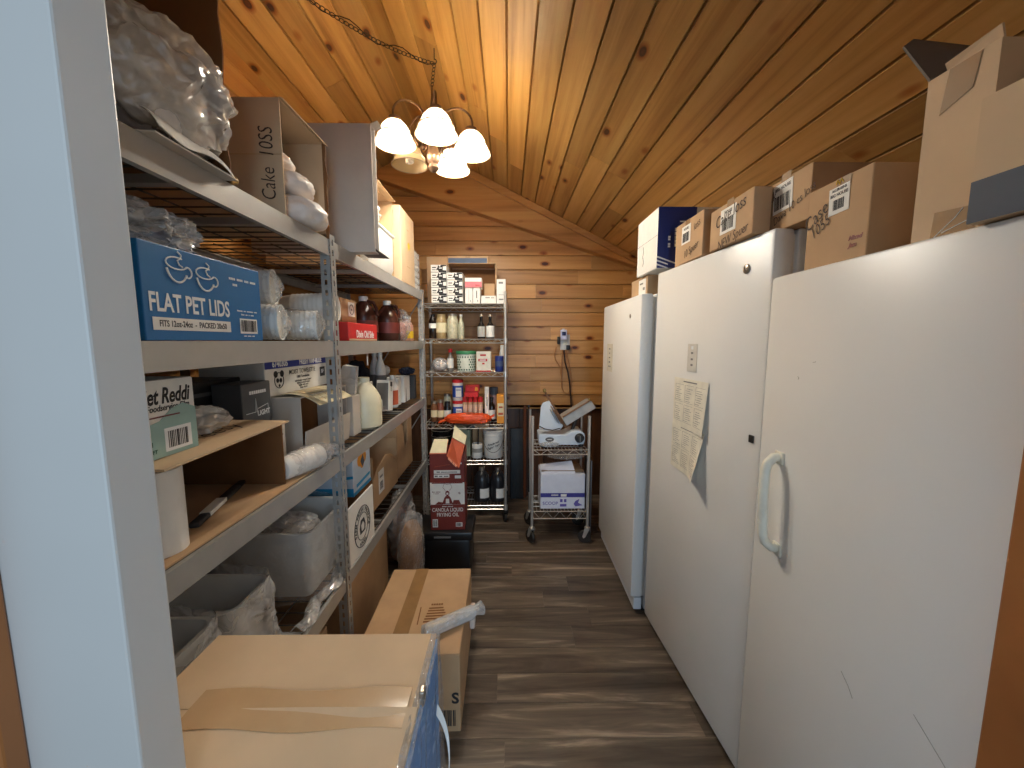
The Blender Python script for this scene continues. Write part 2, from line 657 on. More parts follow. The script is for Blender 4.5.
def ceiling(left):
    rg = random.Random(3 if left else 11)
    m = MB()
    L = ((RX + 1.36) if left else (1.62 - RX)) / math.cos(A)
    w = .137
    n = int(L / w) + 1
    for i in range(n):
        c = -(i + 1) * w if left else i * w
        for a, b in runs(.42, YB + .03, rg):
            vboard(m, a, b - .001, c, c + w, 'ceil', g=.006, gap=.0034)
    m.box(-n * w if left else 0, 0 if left else n * w, .42, YB + .03, .0205, .05)
    o = m.build('ceiling', pine_y)
    o.location = (RX, 0, RZ)
    o.rotation_euler = (0, -A if left else A, 0)
    struct(o)


ceiling(True)
ceiling(False)
struct(MB().prism([(RX - .10, .42, RZ + .02), (RX, .42, RZ - .002), (RX + .10, .42, RZ + .02), (RX, .42, RZ + .09)], (0, YB - .39, 0)).build('trim_6', pine_y))


def wall_boards(name, rng, z0, z1, mat, loc, rotz, seed, w=.131):
    rg = random.Random(seed)
    m = MB()
    z = z0
    lo = hi = 0
    while z < z1 - .02:
        a, b = rng(z)
        zt = min(z + w, z1)
        if b - a > .1:
            for p, q in runs(a, b, rg, .6, 2.0):
                vboard(m, p, q - .001, z, zt, 'wall', g=.005)
        z += w
    a, b = rng(z0)
    m.box(a, b, .021, .045, z0, min(z1, z0 + 1.2))
    m.box(a - .04, b + .04, .046, .054, z0 - .01, z1 + .05)
    o = m.build(name, mat, loc=loc, rotz=rotz)
    return struct(o)


wall_boards('wall_back', lambda z: (max(-1.34, RX - (RZ - z) / SL), min(1.6, RX + (RZ - z) / SL)), .905, RZ, pine_x, (0, YB, 0), 0, 5)
wall_boards('wall_left', lambda z: (.50, YB), 0, 2.96, pine_x, (-1.33, 0, 0), R(90), 8)
wall_boards('wall_right', lambda z: (-YB, -.5), 0, 2.12, pine_x, (1.56, 0, 0), R(-90), 9)
m = MB()
x = -1.33
while x < 1.55:
    vboard(m, 0, .905, x, x + .12, 'vert', g=.004)
    x += .12
m.box(-1.40, 1.64, .021, .05, -.01, .905)
struct(m.build('wall_back', dark_panel, loc=(0, YB + .055, 0)))
m = MB().box(-1.33, 1.55, YB + .0, YB + .052, .90, .935)
struct(m.build('trim_1', pine_x))
# gable board and the strip that follows the roof slope
zl = lambda x: 2.469 - (x - .438) * .322
xl, xr = -1.16, 1.17
pts = [(xr, zl(xr)), (xr, ceil_z(xr) - .002), (RX, RZ - .004), (xl, ceil_z(xl) - .004), (xl, zl(xl))]
struct(MB().prism([(a, YB - .11, b) for a, b in pts], (0, .108, 0)).build('trim_2', pine_x))
pts = [(1.2, ceil_z(1.2) - .004), (RX, RZ - .004), (RX, RZ - .075), (1.2, ceil_z(1.2) - .055)]
struct(MB().prism([(a, YB - .135, b) for a, b in pts], (0, .024, 0)).build('trim_3', pine_x))

# floor planks
m = MB()
rg = random.Random(21)
y = -3.0
while y < YB + .1:
    off = rg.uniform(0, 1.2)
    for a, b in [(-2.6 + off + k * 1.2 - 1.2, -2.6 + off + k * 1.2) for k in range(5)]:
        m.prism([(a + .0006, y + .0006, -.004), (a + .0006, y + .0006, -.001), (a + .0006, y + .002, 0), (a + .0006, y + .148, 0), (a + .0006, y + .1494, -.001), (a + .0006, y + .1494, -.004)], (1.1988, 0, 0))
    y += .15
m.box(-3.9, 3.5, -3.0, 3.85, -.05, -.0045)
struct(m.build('floor', floor_wood))

# wall between the two rooms, with the opening the photograph looks through
struct(MB().box(-.635, -.458, .429, .490, 0, 2.95, .003).build('wall_front', paint))
struct(MB().box(-1.33, -.637, .440, .488, 0, 2.95).build('wall_front', paint))
struct(MB().box(-.75, -.592, .405, .4285, 0, 2.11, .003).build('trim_4', trim_wood))
struct(MB().box(.69, .78, .40, .497, 0, 2.11, .003).build('trim_5', trim_wood))
struct(MB().box(.783, 1.6, .41, .49, 0, 2.105).build('wall_front', paint))
m = MB()
m.prism([(-1.33, .43, 2.955), (-.458, .43, 2.955), (-.458, .43, 2.11), (1.6, .43, 2.11), (1.0, .43, ceil_z(1.0) - .01), (RX, .43, RZ - .01)], (0, .06, 0))
struct(m.build('wall_front', paint))


# ------------------------------------------------------------------ chandelier
def chandelier():
    cx, cy = -.40, 2.20
    e = thing('chandelier', 'five-arm bronze chandelier with bell glass shades hanging on a chain from the wood ceiling', 'chandelier', (cx, cy, 2.425))
    m = MB().lathe([(.004, .035), (.018, .04), (.03, .055), (.022, .075), (.034, .09), (.038, .12), (.03, .15), (.018, .17), (.016, .24), (.028, .27), (.034, .295), (.024, .33), (.012, .37), (.006, .42), (.004, .47)], 20)
    m.build('column', antique, e, smooth=True)
    for k in range(5):
        a = R(-75 + 72 * k)
        u = Vector((math.cos(a), math.sin(a), 0))
        P = lambda r, z: u * r + Vector((0, 0, z))
        pts = []
        for i in range(19):
            q = i / 18
            th = math.pi * (1.15 - q * 1.25)
            pts.append(P(.125 + .088 * math.cos(th), .27 + .085 * math.sin(th) + (.0 if q < .5 else 0)))
        pts = [P(.022, .16), P(.03, .20)] + pts + [P(.21, .245)]
        arm = MB().tube(pts, .0055, 8).build('arm', antique, e, smooth=True)
        sc = []
        for i in range(22):
            q = i / 21
            rr = .034 * (1 - .8 * q)
            th = -1.2 + q * 8.5
            sc.append(P(.072 + rr * math.cos(th), .185 + rr * math.sin(th)))
        MB().tube(sc, .004, 6).build('scroll', antique, arm, smooth=True)
        T = Matrix.Translation(P(.205, 0))
        MB().lathe([(.012, .262), (.03, .252), (.034, .232), (.026, .226)], 20, T).build('shade_fitter', antique, e, smooth=True)
        lit = k != 3
        prof = [(.030, .232), (.044, .227), (.062, .208), (.074, .186), (.081, .166), (.084, .161), (.089, .144), (.098, .128), (.101, .124), (.098, .124), (.086, .144), (.078, .164), (.060, .205), (.042, .222), (.030, .228)]
        sh = MB().lathe(prof, 32, T, cap0=False, cap1=False).build('lamp_shade', MATS['lit shade'] if lit else MATS['unlit shade'], e, smooth=True)
        MB().tube([T @ Vector((.0845 * math.cos(i / 32 * 2 * math.pi), .0845 * math.sin(i / 32 * 2 * math.pi), .162)) for i in range(32)], .0034, 6, True).build('shade_band', antique if lit else nickel, sh, smooth=True)
        MB().tube([T @ Vector((.1005 * math.cos(i / 32 * 2 * math.pi), .1005 * math.sin(i / 32 * 2 * math.pi), .124)) for i in range(32)], .003, 5, True).build('rim', MATS['unlit shade'] if lit else nickel, sh, smooth=True)
        b = MB()
        b.lathe([(.012, .225), (.016, .20), (.016, .185)], 12, T)
        hel = [T @ Vector((.019 * math.cos(i * .55), .019 * math.sin(i * .55), .185 - i * .0011)) for i in range(44)]
        b.tube(hel, .0055, 6)
        bulb = b.build('bulb', MATS['lit bulb'] if lit else white_pl, e, smooth=True)
        if lit:
            l = lamp('bulb_light', 'POINT', (0, 0, 0), LAMP_POWER, LAMP_COLOR, shadow_soft_size=.022)
            l.parent = e
            l.location = T @ Vector((0, 0, .150))
    # chain: links down to the column, then a swag along the ceiling
    path = [Vector((0, 0, .47))]
    hook = Vector((-.385 - cx, 2.2 - cy, 3.00 - 2.40))
    n = 7
    pts = [Vector((0, 0, .47)).lerp(hook, i / n) for i in range(n)]
    ends = [Vector(v) - Vector((cx, cy, 2.425)) for v in ((-.385, 2.2, 3.00), (-.62, 2.11, 3.01), (-.92, 1.99, 3.13), (-1.03, 1.82, 3.10))]
    ch = MB()

    def links(p, q, nn):
        for i in range(nn):
            a, b = p.lerp(q, i / nn), p.lerp(q, (i + 1) / nn)
            d = (b - a).normalized()
            sd = d.cross(Vector((0, 1, 0)) if i % 2 else Vector((.4, .5, .8))).normalized()
            L, W = (b - a).length * .62, .0085
            c = (a + b) / 2
            ch.tube([c + d * L * math.cos(t) + sd * W * math.sin(t) for t in [j * math.pi / 5 for j in range(10)]], .002, 5, True)
    links(Vector((0, 0, .465)), ends[0], 6)
    sw = []
    for i in range(15):
        q = i / 14
        p = ends[0].lerp(ends[2], q)
        p.z -= .035 * math.sin(math.pi * q) * (1 - .3 * q)
        sw.append(p)
    for a, b in zip(sw, sw[1:]):
        links(a, b, 2)
    links(ends[2], ends[3], 7)
    ch.build('chain', steel_d, e, smooth=True)
    MB().tube([p + Vector((.004, 0, .004 - .02 * math.sin(i * 1.1))) for i, p in enumerate(sw)], .0022, 5).build('lamp_cord', cord_dark, e, smooth=True)
    hk = MB().tube([ends[0] + Vector((0, 0, z)) for z in (.075, .03)] + [ends[0] + Vector((.012 * math.sin(t), 0, .012 + .012 * math.cos(t))) for t in (0, .8, 1.6, 2.4, 3.2, 4)], .003, 6)
    hk.build('hook', steel_d, e, smooth=True)


def shade_mat(name, lit):
    mt, nt, b, out = newmat(name)
    nt.nodes.remove(b)
    tr = node(nt, 'ShaderNodeBsdfTransparent')
    tl = node(nt, 'ShaderNodeBsdfTranslucent')
    gl = node(nt, 'ShaderNodeBsdfPrincipled')
    gl.inputs['Base Color'].default_value = s(236, 226, 204) if lit else s(214, 196, 150)
    gl.inputs['Roughness'].default_value = .2
    tl.inputs[0].default_value = s(255, 244, 222)
    m1 = node(nt, 'ShaderNodeMixShader')
    m1.inputs[0].default_value = .45
    nt.links.new(tl.outputs[0], m1.inputs[1])
    nt.links.new(gl.outputs[0], m1.inputs[2])
    m2 = node(nt, 'ShaderNodeMixShader')
    m2.inputs[0].default_value = .66 if lit else .75
    nt.links.new(tr.outputs[0], m2.inputs[1])
    nt.links.new(m1.outputs[0], m2.inputs[2])
    if lit:
        gl.inputs['Emission Color'].default_value = (1, .86, .62, 1)
        gl.inputs['Emission Strength'].default_value = .6
    nt.links.new(m2.outputs[0], out.inputs[0])
    MATS[name] = mt


shade_mat('lit shade', True)
shade_mat('unlit shade', False)
mt, nt, b, out = newmat('lit bulb')
b.inputs['Emission Color'].default_value = (1, .88, .68, 1)
b.inputs['Emission Strength'].default_value = 30
MATS['lit bulb'] = mt
chandelier()


# ------------------------------------------------------------------ steel storage rack on the left
FX, BX = -.675, -1.275                # front and back of the rack
LEV = (.575, 1.095, 1.554, 1.935)     # shelf heights
PY = (.60, 1.53, 3.12)               # posts along the front


def slot_plate(m, fr, w, h, slots=True):
    """perforated strip, width w along fr.x and height h along fr.y, with real slots"""
    t = .002
    if not slots:
        m.rect(fr, 0, w, 0, h, t)
        return
    a, b = w * .36, w * .64
    m.rect(fr, 0, a, 0, h, t)
    m.rect(fr, b, w, 0, h, t)
    y = 0
    while y < h:
        m.rect(fr, a, b, y, min(y + .016, h), t)
        y += .038


def rack():
    e = thing('storage_rack', 'long grey steel storage rack with four loaded shelves along the left wall', 'shelving', (FX, 1.6, 0))
    off = Vector((FX, 1.6, 0))
    for py in PY:
        for px, fx in ((FX, 1), (BX, -1)):
            m = MB()
            o = Vector((px, py, 0)) - off
            vis = fx == 1
            slot_plate(m, frame(o + Vector((.002 * fx, -.02 * fx, 0)), (0, fx, 0), (0, 0, 1)), .040, 1.955, vis)
            slot_plate(m, frame(o + Vector((-.036 if vis else 0, -.02 + .0, 0)), (1, 0, 0), (0, 0, 1)), .036, 1.955, vis)
            m.box(o.x - .045 if vis else o.x, o.x + .006 if vis else o.x + .045, o.y - .019, o.y + .024, 0, .004)
            m.build('post', rack_steel, e)
    for k, (y0, y1) in enumerate(((PY[0] + .022, PY[1] - .022), (PY[1] + .022, PY[2] - .022))):
        for z in LEV:
            for px, sg in ((FX, 1), (BX, -1)):
                m = MB()
                c = px - off.x
                a, b = y0 - off.y, y1 - off.y
                # folded beam: face, top lip, inner step the wire deck lies on
                p = [(0, -.060), (0, 0), (-.012, 0), (-.012, -.014), (-.034, -.014), (-.034, -.017), (-.003, -.017), (-.003, -.057), (-.016, -.057), (-.016, -.060)]
                m.prism([(c + sg * q[0] - (.001 if sg > 0 else 0), a, z + q[1]) for q in p], (0, b - a, 0))
                m.build('beam', rack_steel, e)
            d = MB()
            x0, x1 = BX - off.x + .014, FX - off.x - .014
            a, b = y0 - off.y + .004, y1 - off.y - .004
            n = int((b - a) / .062)
            for i in range(n + 1):
                yy = a + (b - a) * i / n
                d.tube([(x0, yy, z - .0105), (x1, yy, z - .0105)], .0026, 5)
            for i in range(6):
                xx = x0 + .01 + (x1 - x0 - .02) * i / 5
                d.tube([(xx, a, z - .0062), (xx, b, z - .0062)], .0026, 5)
            d.build('wire_deck', deck_wire, e)
        for z in LEV:                 # cross bars under each deck
            for q in (.33, .67):
                yy = y0 + (y1 - y0) * q - off.y
                MB().box(BX - off.x + .018, FX - off.x - .018, yy - .012, yy + .012, z - .034, z - .0145).build('cross_bar', rack_steel, e)
    for z0, z1 in ((.1, 1.0), (1.0, 1.9)):
        for py in (PY[0], PY[2]):
            MB().tube([(BX - off.x + .01, py - off.y + .026, z0), (FX - off.x - .02, py - off.y + .026, z1)], .005, 6).build('brace', rack_steel, e)


rack()


# ------------------------------------------------------------------ freezers on the right
def freezer(label, near, far, H, depth, kick, dt=.065):
    n, f = Vector((*near, 0)), Vector((*far, 0))
    d = f - n
    W = d.length
    rot = math.atan2(-d.x, d.y)
    e = thing('upright_freezer', label, 'freezer', (n + f) / 2, rot)
    w = W / 2
    MB().box(dt + .012, depth, -w, w, .03, H, .006).build('cabinet', appl_side, e)
    MB().box(dt, dt + .012, -w + .015, w - .015, kick, H - .015).build('door_seal', white_pl, e)
    door = MB().box(0, dt, -w, w, kick, H, .010).build('door', appl, e, smooth=30)
    MB().box(.02, dt, -w + .004, w - .004, .028, kick - .008, .004).build('kick_plate', appl_side, e)
    for yy in (-w + .05, w - .05):
        for xx in (.09, depth - .06):
            MB().lathe([(.018, 0), (.018, .012), (.012, .03)], 12, Matrix.Translation((xx, yy, 0))).build('foot', black_pl, e)
    return e, door, w


f1, d1, w1 = freezer('white upright freezer farthest back, beside the wire cart, with a small note on its door', (.695, 2.035), (.707, 2.868), 1.80, .72, .105)
f2, d2, w2 = freezer('tallest white upright freezer, standing in the middle, two instruction sheets on its door', (.795, 1.18), (.750, 1.97), 1.89, .62, .06)
f3, d3, w3 = freezer('nearest white upright freezer with a cream loop handle, beside the wood door trim', (.752, .515), (.783, 1.163), 1.74, .66, .05)
# far freezer: badge and note
MB().lathe([(.012, 0), (.012, .003)], 16, frame((-.0003, .12 - w1 + .06, 1.695), (0, -1, 0), (0, 0, 1))).build('badge', nickel, f1)
sticker(f1, frame((-.0006, w1 - .21, 1.44), (0, -1, 0), (0, 0, 1)), .15, .19, [('~XXXX', .018, 0, .06), ('~XX', .02, 0, .03), ('~XXXXX', .016, 0, 0), ('~XXXX', .02, 0, -.03), ('~XXX XXXX', .016, 0, -.06)], plain('note paper', (214, 208, 190), .7), grey_ink, name='door_note')
# middle freezer: badge, control panel, lock and instruction sheets
fb = frame((-.0003, -w2 + .115, 1.79), (0, -1, 0), (0, 0, 1))
bd = MB().lathe([(.0155, 0), (.0155, .004), (.013, .006)], 20, fb).build('badge', nickel, f2, smooth=True)
MB().stroke(shift(fb, 0, 0, .0061), [(.009 * math.cos(t) * (1 - t * .06), .009 * math.sin(t) * (1 - t * .06)) for t in [k * .45 for k in range(24)]], .0007).build('emblem', steel_d, bd)
cp_ = frame((-.0005, -w2 + .424, 1.484), (0, -1, 0), (0, 0, 1))
pn = MB().rect(cp_, -.036, .036, -.058, .058, .002).build('control_panel', plain('panel grey', (214, 210, 200), .3), f2)
m = MB()
for z in (.02, -.006, -.03):
    m.rect(shift(cp_, 0, z, .002), -.008, .008, -.004, .004)
m.build('buttons', grey_ink, pn)
MB().rect(shift(cp_, 0, .042, .002), -.008, .008, -.007, .007).build('indicator', white_ink, pn)
lk = MB().box(-.006, 0, -w2 + .026, -w2 + .046, 1.225, 1.25, .002).build('lock', steel_d, f2)


def door_sheet(e, y, z, w, h, curl, name, seed):
    rg = random.Random(seed)
    P = lambda u, v: (-.003 - curl * max(0, u - .45) ** 2 * (1 - v) - .004 * math.sin(u * 3) * (1 - v), y - (u - .5) * w, z + (v - .5) * h)
    sh = MB().sheet(P, 10, 10, .0006).build(name, plain('instruction paper', (236, 231, 214), .7), e, smooth=True)
    m = MB()
    fr = frame((-.005, y, z), (0, -1, 0), (0, 0, 1))

    def q(u, v, du, dv):
        p = [Vector(P(a, b)) + Vector((-.0008, 0, 0)) for a, b in ((u, v), (u + du, v), (u + du, v + dv), (u, v + dv))]
        m.prism(p, (-.0003, 0, 0))
    q(.3, .93, .4, .022)
    for a in (.06, .36, .68):
        for b in (.52, .12):
            for k in range(7):
                q(a + rg.uniform(0, .05), b + .03 + k * .042, rg.uniform(.1, .2), .007)
            q(a, b, .26, .004)
            q(a, b + .35, .26, .004)
            q(a, b, .004, .35)
    m.build('print', grey_ink, sh)


door_sheet(f2, -w2 + .425, 1.285, .27, .215, .06, 'instruction_sheet', 1)
door_sheet(f2, -w2 + .43, 1.085, .265, .205, .17, 'instruction_sheet', 2)
# near freezer: handle
hp = [(.004, w3 - .098, 1.224), (-.018, w3 - .099, 1.222), (-.034, w3 - .102, 1.208), (-.042, w3 - .104, 1.185), (-.044, w3 - .108, 1.10), (-.042, w3 - .112, 1.0), (-.034, w3 - .114, .976), (-.018, w3 - .116, .962), (.004, w3 - .118, .959)]
m = MB().tube([Vector(p) for p in hp], [.013] * 9, 12)
hd = m.build('handle', cream_pl, f3, smooth=True)
for z, yy in ((1.222, w3 - .098), (.958, w3 - .118)):
    MB().box(-.006, .001, yy - .02, yy + .016, z - .018, z + .018, .003).build('handle_mount', cream_pl, hd)
# scuffs on the near door
fr = frame((-.0004, 0, 0), (0, -1, 0), (0, 0, 1))
for a, b in (((.04, .80), (.075, .765)), ((.20, .86), (.30, .79)), ((-.13, 1.50), (-.12, 1.503)), ((-.18, 1.46), (-.178, 1.452))):
    MB().stroke(fr, [a, ((a[0] + b[0]) / 2 + .004, (a[1] + b[1]) / 2), b], .0006).build('scuff_mark', plain('scuff grey', (165, 160, 152), .6), d3)


# ------------------------------------------------------------------ top shelf of the rack
E_ = .001
Z4, Z3, Z2, Z1 = (z + E_ for z in reversed(LEV))   # Z4 top shelf ... Z1 lowest shelf


def panel(e, name, pts, mat, t=.004):
    if len(pts) > 4:
        v = [Vector(p) for p in pts]
        return MB().prism(v, (v[1] - v[0]).cross(v[-1] - v[0]).normalized() * t).build(name, mat, e)
    return MB().slab(*pts, t=t).build(name, mat, e)


def bag(name, label, c, rad, mat, seed, amp=.25, freq=5, zmin=None, group=None, square=0, sub=4, cat='bag', fill=None):
    """crumpled bag as a thing; fill = (material, scale) puts contents inside"""
    b = Vector((c[0], c[1], zmin if zmin is not None else c[2] - rad[2]))
    e = thing(name, label, cat, b, 0, group)
    q = Vector(c) - b
    f = MB().blob(q, rad, amp, freq, seed, sub, 0, square).build('film', mat, e, smooth=70)
    if fill:
        MB().blob((q.x, q.y, q.z * fill[1]), [r * fill[1] for r in rad], .2, 4, seed + 9, 3, .002, .3).build('contents', fill[0], e, smooth=70)
    return e


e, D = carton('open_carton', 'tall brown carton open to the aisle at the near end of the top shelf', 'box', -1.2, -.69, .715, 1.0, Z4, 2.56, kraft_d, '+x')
jag = [(.2545, -.1425 + .285 + .002, 0)]
edge = [(0, 0), (.012, .0), (.016, .05), (.010, .09), (.017, .15), (.012, .22), (.018, .30), (.013, .38), (.019, .47), (.015, .56), (.012, .62), (0, .62)]
MB().prism([(.2545 + a, .1385, b) for a, b in edge], (0, .004, 0)).build('torn_edge', kraft_d, e)
MB().slab((.256, -.1, .0), (.30, -.1, -.002), (.30, .12, -.002), (.256, .12, .0), .003).build('bottom_flap', board_w, e)
bag('plastic_bag', 'big crumpled milky plastic bag bulging from the tall brown carton on the top shelf', (-.745, .885, 2.085), (.135, .165, .135), film_w, 3, .22, 4, 1.965, fill=(bagwhite, .66), sub=5)
bag('plastic_bag', 'small crumpled clear bag behind the big milky bag, beside the white doorway wall', (-.93, .80, 2.19), (.09, .07, .09), film_w, 5, .25, 6, 2.07)
e = tag(MB().sheet(lambda u, v: (-.69 + .035 * v + .004 * math.sin(u * 9), .78 + u * .20, 1.992 - .035 * v * v - .012 * u - .01 * math.sin(u * 7) * v), 14, 6, .0015).build('paper_sheet', white_p, smooth=True),
        'white paper sheet drooping over the top shelf beam under the milky bag', 'paper')
e = thing('strap', 'black strap with a brass end lying along the near top shelf beam', 'strap', (-.668, .90, 1.9365))
MB().box(-.010, .006, -.10, .085, 0, .014, .003).build('webbing', black_pl, e)
MB().lathe([(.008, 0), (.010, .006), (.008, .014), (.004, .018)], 14, Matrix.Translation((-.002, .098, 0))).build('end_cap', brass, e, smooth=True)

e, D = carton('open_carton', 'beige carton with handwriting on its end, open to the aisle on the top shelf', 'box', -1.2, -.682, 1.24, 1.512, Z4, 2.275, kraft_l, '+x')
fr = face('-y', D)
scribble(e, shift(fr, .215, -.02, 0, R(90)), 'Cake  10SS', .062, sx=.75)
MB().rect(fr, -.259, .259, .008, .0105).build('seam', kraft, e)
w = D[0] / 2
MB().slab((w, -.136, D[2]), (w + .012, -.134, D[2] - .004), (w + .02, .134, D[2] - .012), (w, .136, D[2]), .003).build('torn_flap', kraft_l, e)
edge = [(0, 0), (.010, 0), (.014, .04), (.008, .07), (.013, .12), (.009, .17), (.016, .22), (.009, .28), (.014, .34), (0, .34)]
MB().prism([(w - .001 + a, .1315, b) for a, b in edge], (0, .004, 0)).build('torn_edge', kraft_d, e)
g = 'white bags in the open beige carton'
bag('bag_of_goods', 'lowest of three white bags sticking out of the beige carton on the top shelf', (-.76, 1.385, 1.985), (.135, .105, .052), bagwhite, 11, .10, 4, Z4 + .005, g, .3)
bag('bag_of_goods', 'middle of three white bags stacked in the beige carton on the top shelf', (-.78, 1.37, 2.072), (.12, .10, .044), bagwhite, 12, .10, 4, 2.03, g, .3)
bag('bag_of_goods', 'topmost of three white bags stacked in the beige carton on the top shelf', (-.80, 1.35, 2.135), (.09, .075, .038), bagwhite, 13, .10, 4, 2.105, g, .3)

e, D = carton('open_carton', 'tall narrow greyish white carton standing past the shelf edge on the top shelf', 'box', -1.1, -.572, 1.72, 1.775, Z4, 2.455, board_w, '+x')
w = D[0] / 2
panel(e, 'bottom_flap', [(w - .09, -.026, .016), (w - .004, -.026, .016), (w + .035, .055, -.012), (w - .06, .055, -.008)], greyboard, .003)
panel(e, 'top_flap', [(w, -.0275, D[2]), (w, .0275, D[2]), (w + .03, .0275, D[2] + .012), (w + .028, -.0275, D[2] + .012)], board_w, .003)

e, D = carton('open_carton', 'kraft carton open to the aisle behind the narrow white carton, holding a white bin', 'box', -1.2, -.735, 1.98, 2.46, Z4, 2.40, kraft, '+x')
w = D[0] / 2
edge = [(-.0, .0), (.03, .0), (.032, .22), (.022, .27), (.034, .33), (.026, .40), (.032, .464), (0, .464)]
MB().prism([(w - .001 + a, .236, b) for a, b in edge], (0, .004, 0)).build('torn_edge', kraft, e)
panel(e, 'top_flap', [(w, -.24, D[2]), (w + .04, -.24, D[2] + .01), (w + .05, .24, D[2] - .005), (w, .24, D[2])], kraft, .003)
e = thing('storage_bin', 'white plastic bin with rounded corners in the kraft carton on the top shelf', 'bin', (-.86, 2.215, Z4 + .006))
MB().box(-.16, .168, -.215, .215, 0, .245, .035).build('body', white_pl, e, smooth=35)
MB().box(-.165, .173, -.22, .22, .228, .244, .008).build('rim', white_pl, e, smooth=35)
bag('plastic_bag', 'clear bag of white wrapped goods above the white bin on the top shelf', (-.84, 2.22, 2.27), (.14, .19, .075), film_w, 17, .2, 5, 2.19, fill=(bagwhite, .8))
e, D = carton('carton', 'closed kraft carton with a yellow mark near the far end of the top shelf', 'box', -1.15, -.675, 2.52, 2.87, Z4, 2.40, kraft_l)
fr = face('+x', D)
MB().poly(fr, [(-.01, .03), (.015, .05), (.05, .04), (.045, .0), (.02, .015), (.0, -.012)]).build('yellow_mark', yellow_c, e)
MB().rect(fr, -.02, .02, .12, .126).rect(fr, -.04, .04, -.12, -.114).build('printed_line', kraft, e)
e = thing('wrapped_pack', 'white film wrapped pack at the far end of the top shelf beside the kraft carton', 'pack', (-.80, 2.985, Z4))
m = MB()
for k in range(6):
    m.box(-.12, .115, -.085, .085, k * .047 + .001, k * .047 + .044, .012)
m.build('packed_goods', white_p, e, smooth=40)
m = MB().box(-.123, .119, -.088, .088, 0, .284, .014)
m.build('film', film, e, smooth=40)
MB().prism([(.02, -.06, .284), (.1, -.05, .284), (.06, -.02, .345)], (0, .004, 0)).build('film_tail', film_w, e)

# ------------------------------------------------------------------ second shelf
e, D = carton('lid_carton', 'blue carton printed FLAT PET LIDS on the second shelf beside the doorway wall', 'box', -.98, -.679, .735, 1.083, Z3, 1.742, blue_box, bev=.002)
fr = face('+x', D)
o = lambda y, z: shift(fr, y - .909, z - (Z3 + D[2] / 2))
MB().text('FLAT PET LIDS', .051, o(.853, 1.628), bold=.0011, sx=.66).build('title', white_ink, e)
st = MB().rect(o(.855, 1.588), -.104, .104, -.0125, .0125).build('strip', white_p, e)
MB().text('FITS 12oz-24oz  -  PACKED 20x50', .0175, shift(o(.855, 1.588), 0, 0, .0005), bold=.0003, sx=.72).build('print', black_ink, st)
bc = MB().rect(o(1.026, 1.592), -.033, .033, -.019, .019).build('barcode_panel', white_p, e)
MB().barcode(shift(o(1.026, 1.592), 0, 0, .0005), -.029, .029, -.014, .015, 16, 4).build('barcode', black_ink, bc)
MB().text('~XXXX XXXX XXX XXXX', .011, o(1.015, 1.706), bold=.0002).text('~XXX', .011, o(.985, 1.692), bold=.0002).build('small_print', white_ink, e)
MB().text('~Xxxxx xx xxxxxx xxx', .008, o(1.024, 1.63)).text('~Xxx xx x xxx', .008, o(1.024, 1.621)).build('small_print', white_ink, e)
MB().text('~xxx xxxx xxx', .007, o(1.026, 1.567)).build('small_print', white_ink, e)
for k, (yy, zz) in enumerate(((.818, 1.702), (.892, 1.694))):
    f = o(yy, zz)
    m = MB()
    arc = lambda cx, cy, rx, ry, a, b, n=14: [(cx + rx * math.cos(R(a + (b - a) * i / n)), cy + ry * math.sin(R(a + (b - a) * i / n))) for i in range(n + 1)]
    m.stroke(f, arc(0, .010, .026, .012, 60, 330), .0016)
    m.stroke(f, arc(.0, .006, .026, .034, 195, 330), .0021)
    m.stroke(f, arc(.026, -.005, .010, .011, -120, 130), .0017)
    m.stroke(f, [(.004, .034), (.012, .028), (.010, .021), (.002, .016), (.006, .008), (.014, .004)], .0016)
    m.build('cup_emblem', white_ink, e, smooth=True)
bag('plastic_bag', 'crumpled clear bag on top of the blue lids carton', (-.80, .86, 1.79), (.115, .135, .066), film_b, 21, .32, 5, 1.7432, sub=5, fill=(bagwhite, .45))


def cup_sleeve(label, p, d, r, n, step, seed, wrap=True, group='foam cup sleeves on the second shelf'):
    """nested foam cups lying on their side: p = centre of the open rim, d = direction towards the bottoms"""
    d = Vector(d).normalized()
    e = thing('foam_cup_sleeve', label, 'cups', (p[0], p[1], p[2] - r), 0, group)
    q = d.to_track_quat('Z', 'Y').to_matrix().to_4x4()
    T = Matrix.Translation((0, 0, r)) @ q
    prof = [(r * .86, .07), (r * .965, .004)]
    prof += [(r, .003), (r, -.0)]
    m = MB()
    pr = [(r * .90, .012), (r * .93, .002), (r, 0), (r, .006), (r * .97, .007)]
    for k in range(1, n):
        z = k * step
        pr += [(r * .955, z - .002), (r * .985, z), (r * .985, z + .005), (r * .955, z + .006)]
    L = (n - 1) * step
    pr += [(r * .74, L + .09), (r * .70, L + .09)]
    m.lathe(pr, 28, T, cap0=True, cap1=True)
    m.build('cups', foam, e, smooth=50)
    if wrap:
        mm = MB()
        mm.blob((0, 0, 0), (r * 1.16, r * 1.16, L * .62 + .07), .10, 8, seed, 4, None, .35)
        bmesh.ops.transform(mm.bm, matrix=T @ Matrix.Translation((0, 0, L * .5 + .055)), verts=mm.bm.verts)
        for v in mm.bm.verts:
            v.co.z = max(v.co.z, .0015)
        mm.build('film', film, e, smooth=70)
    return e


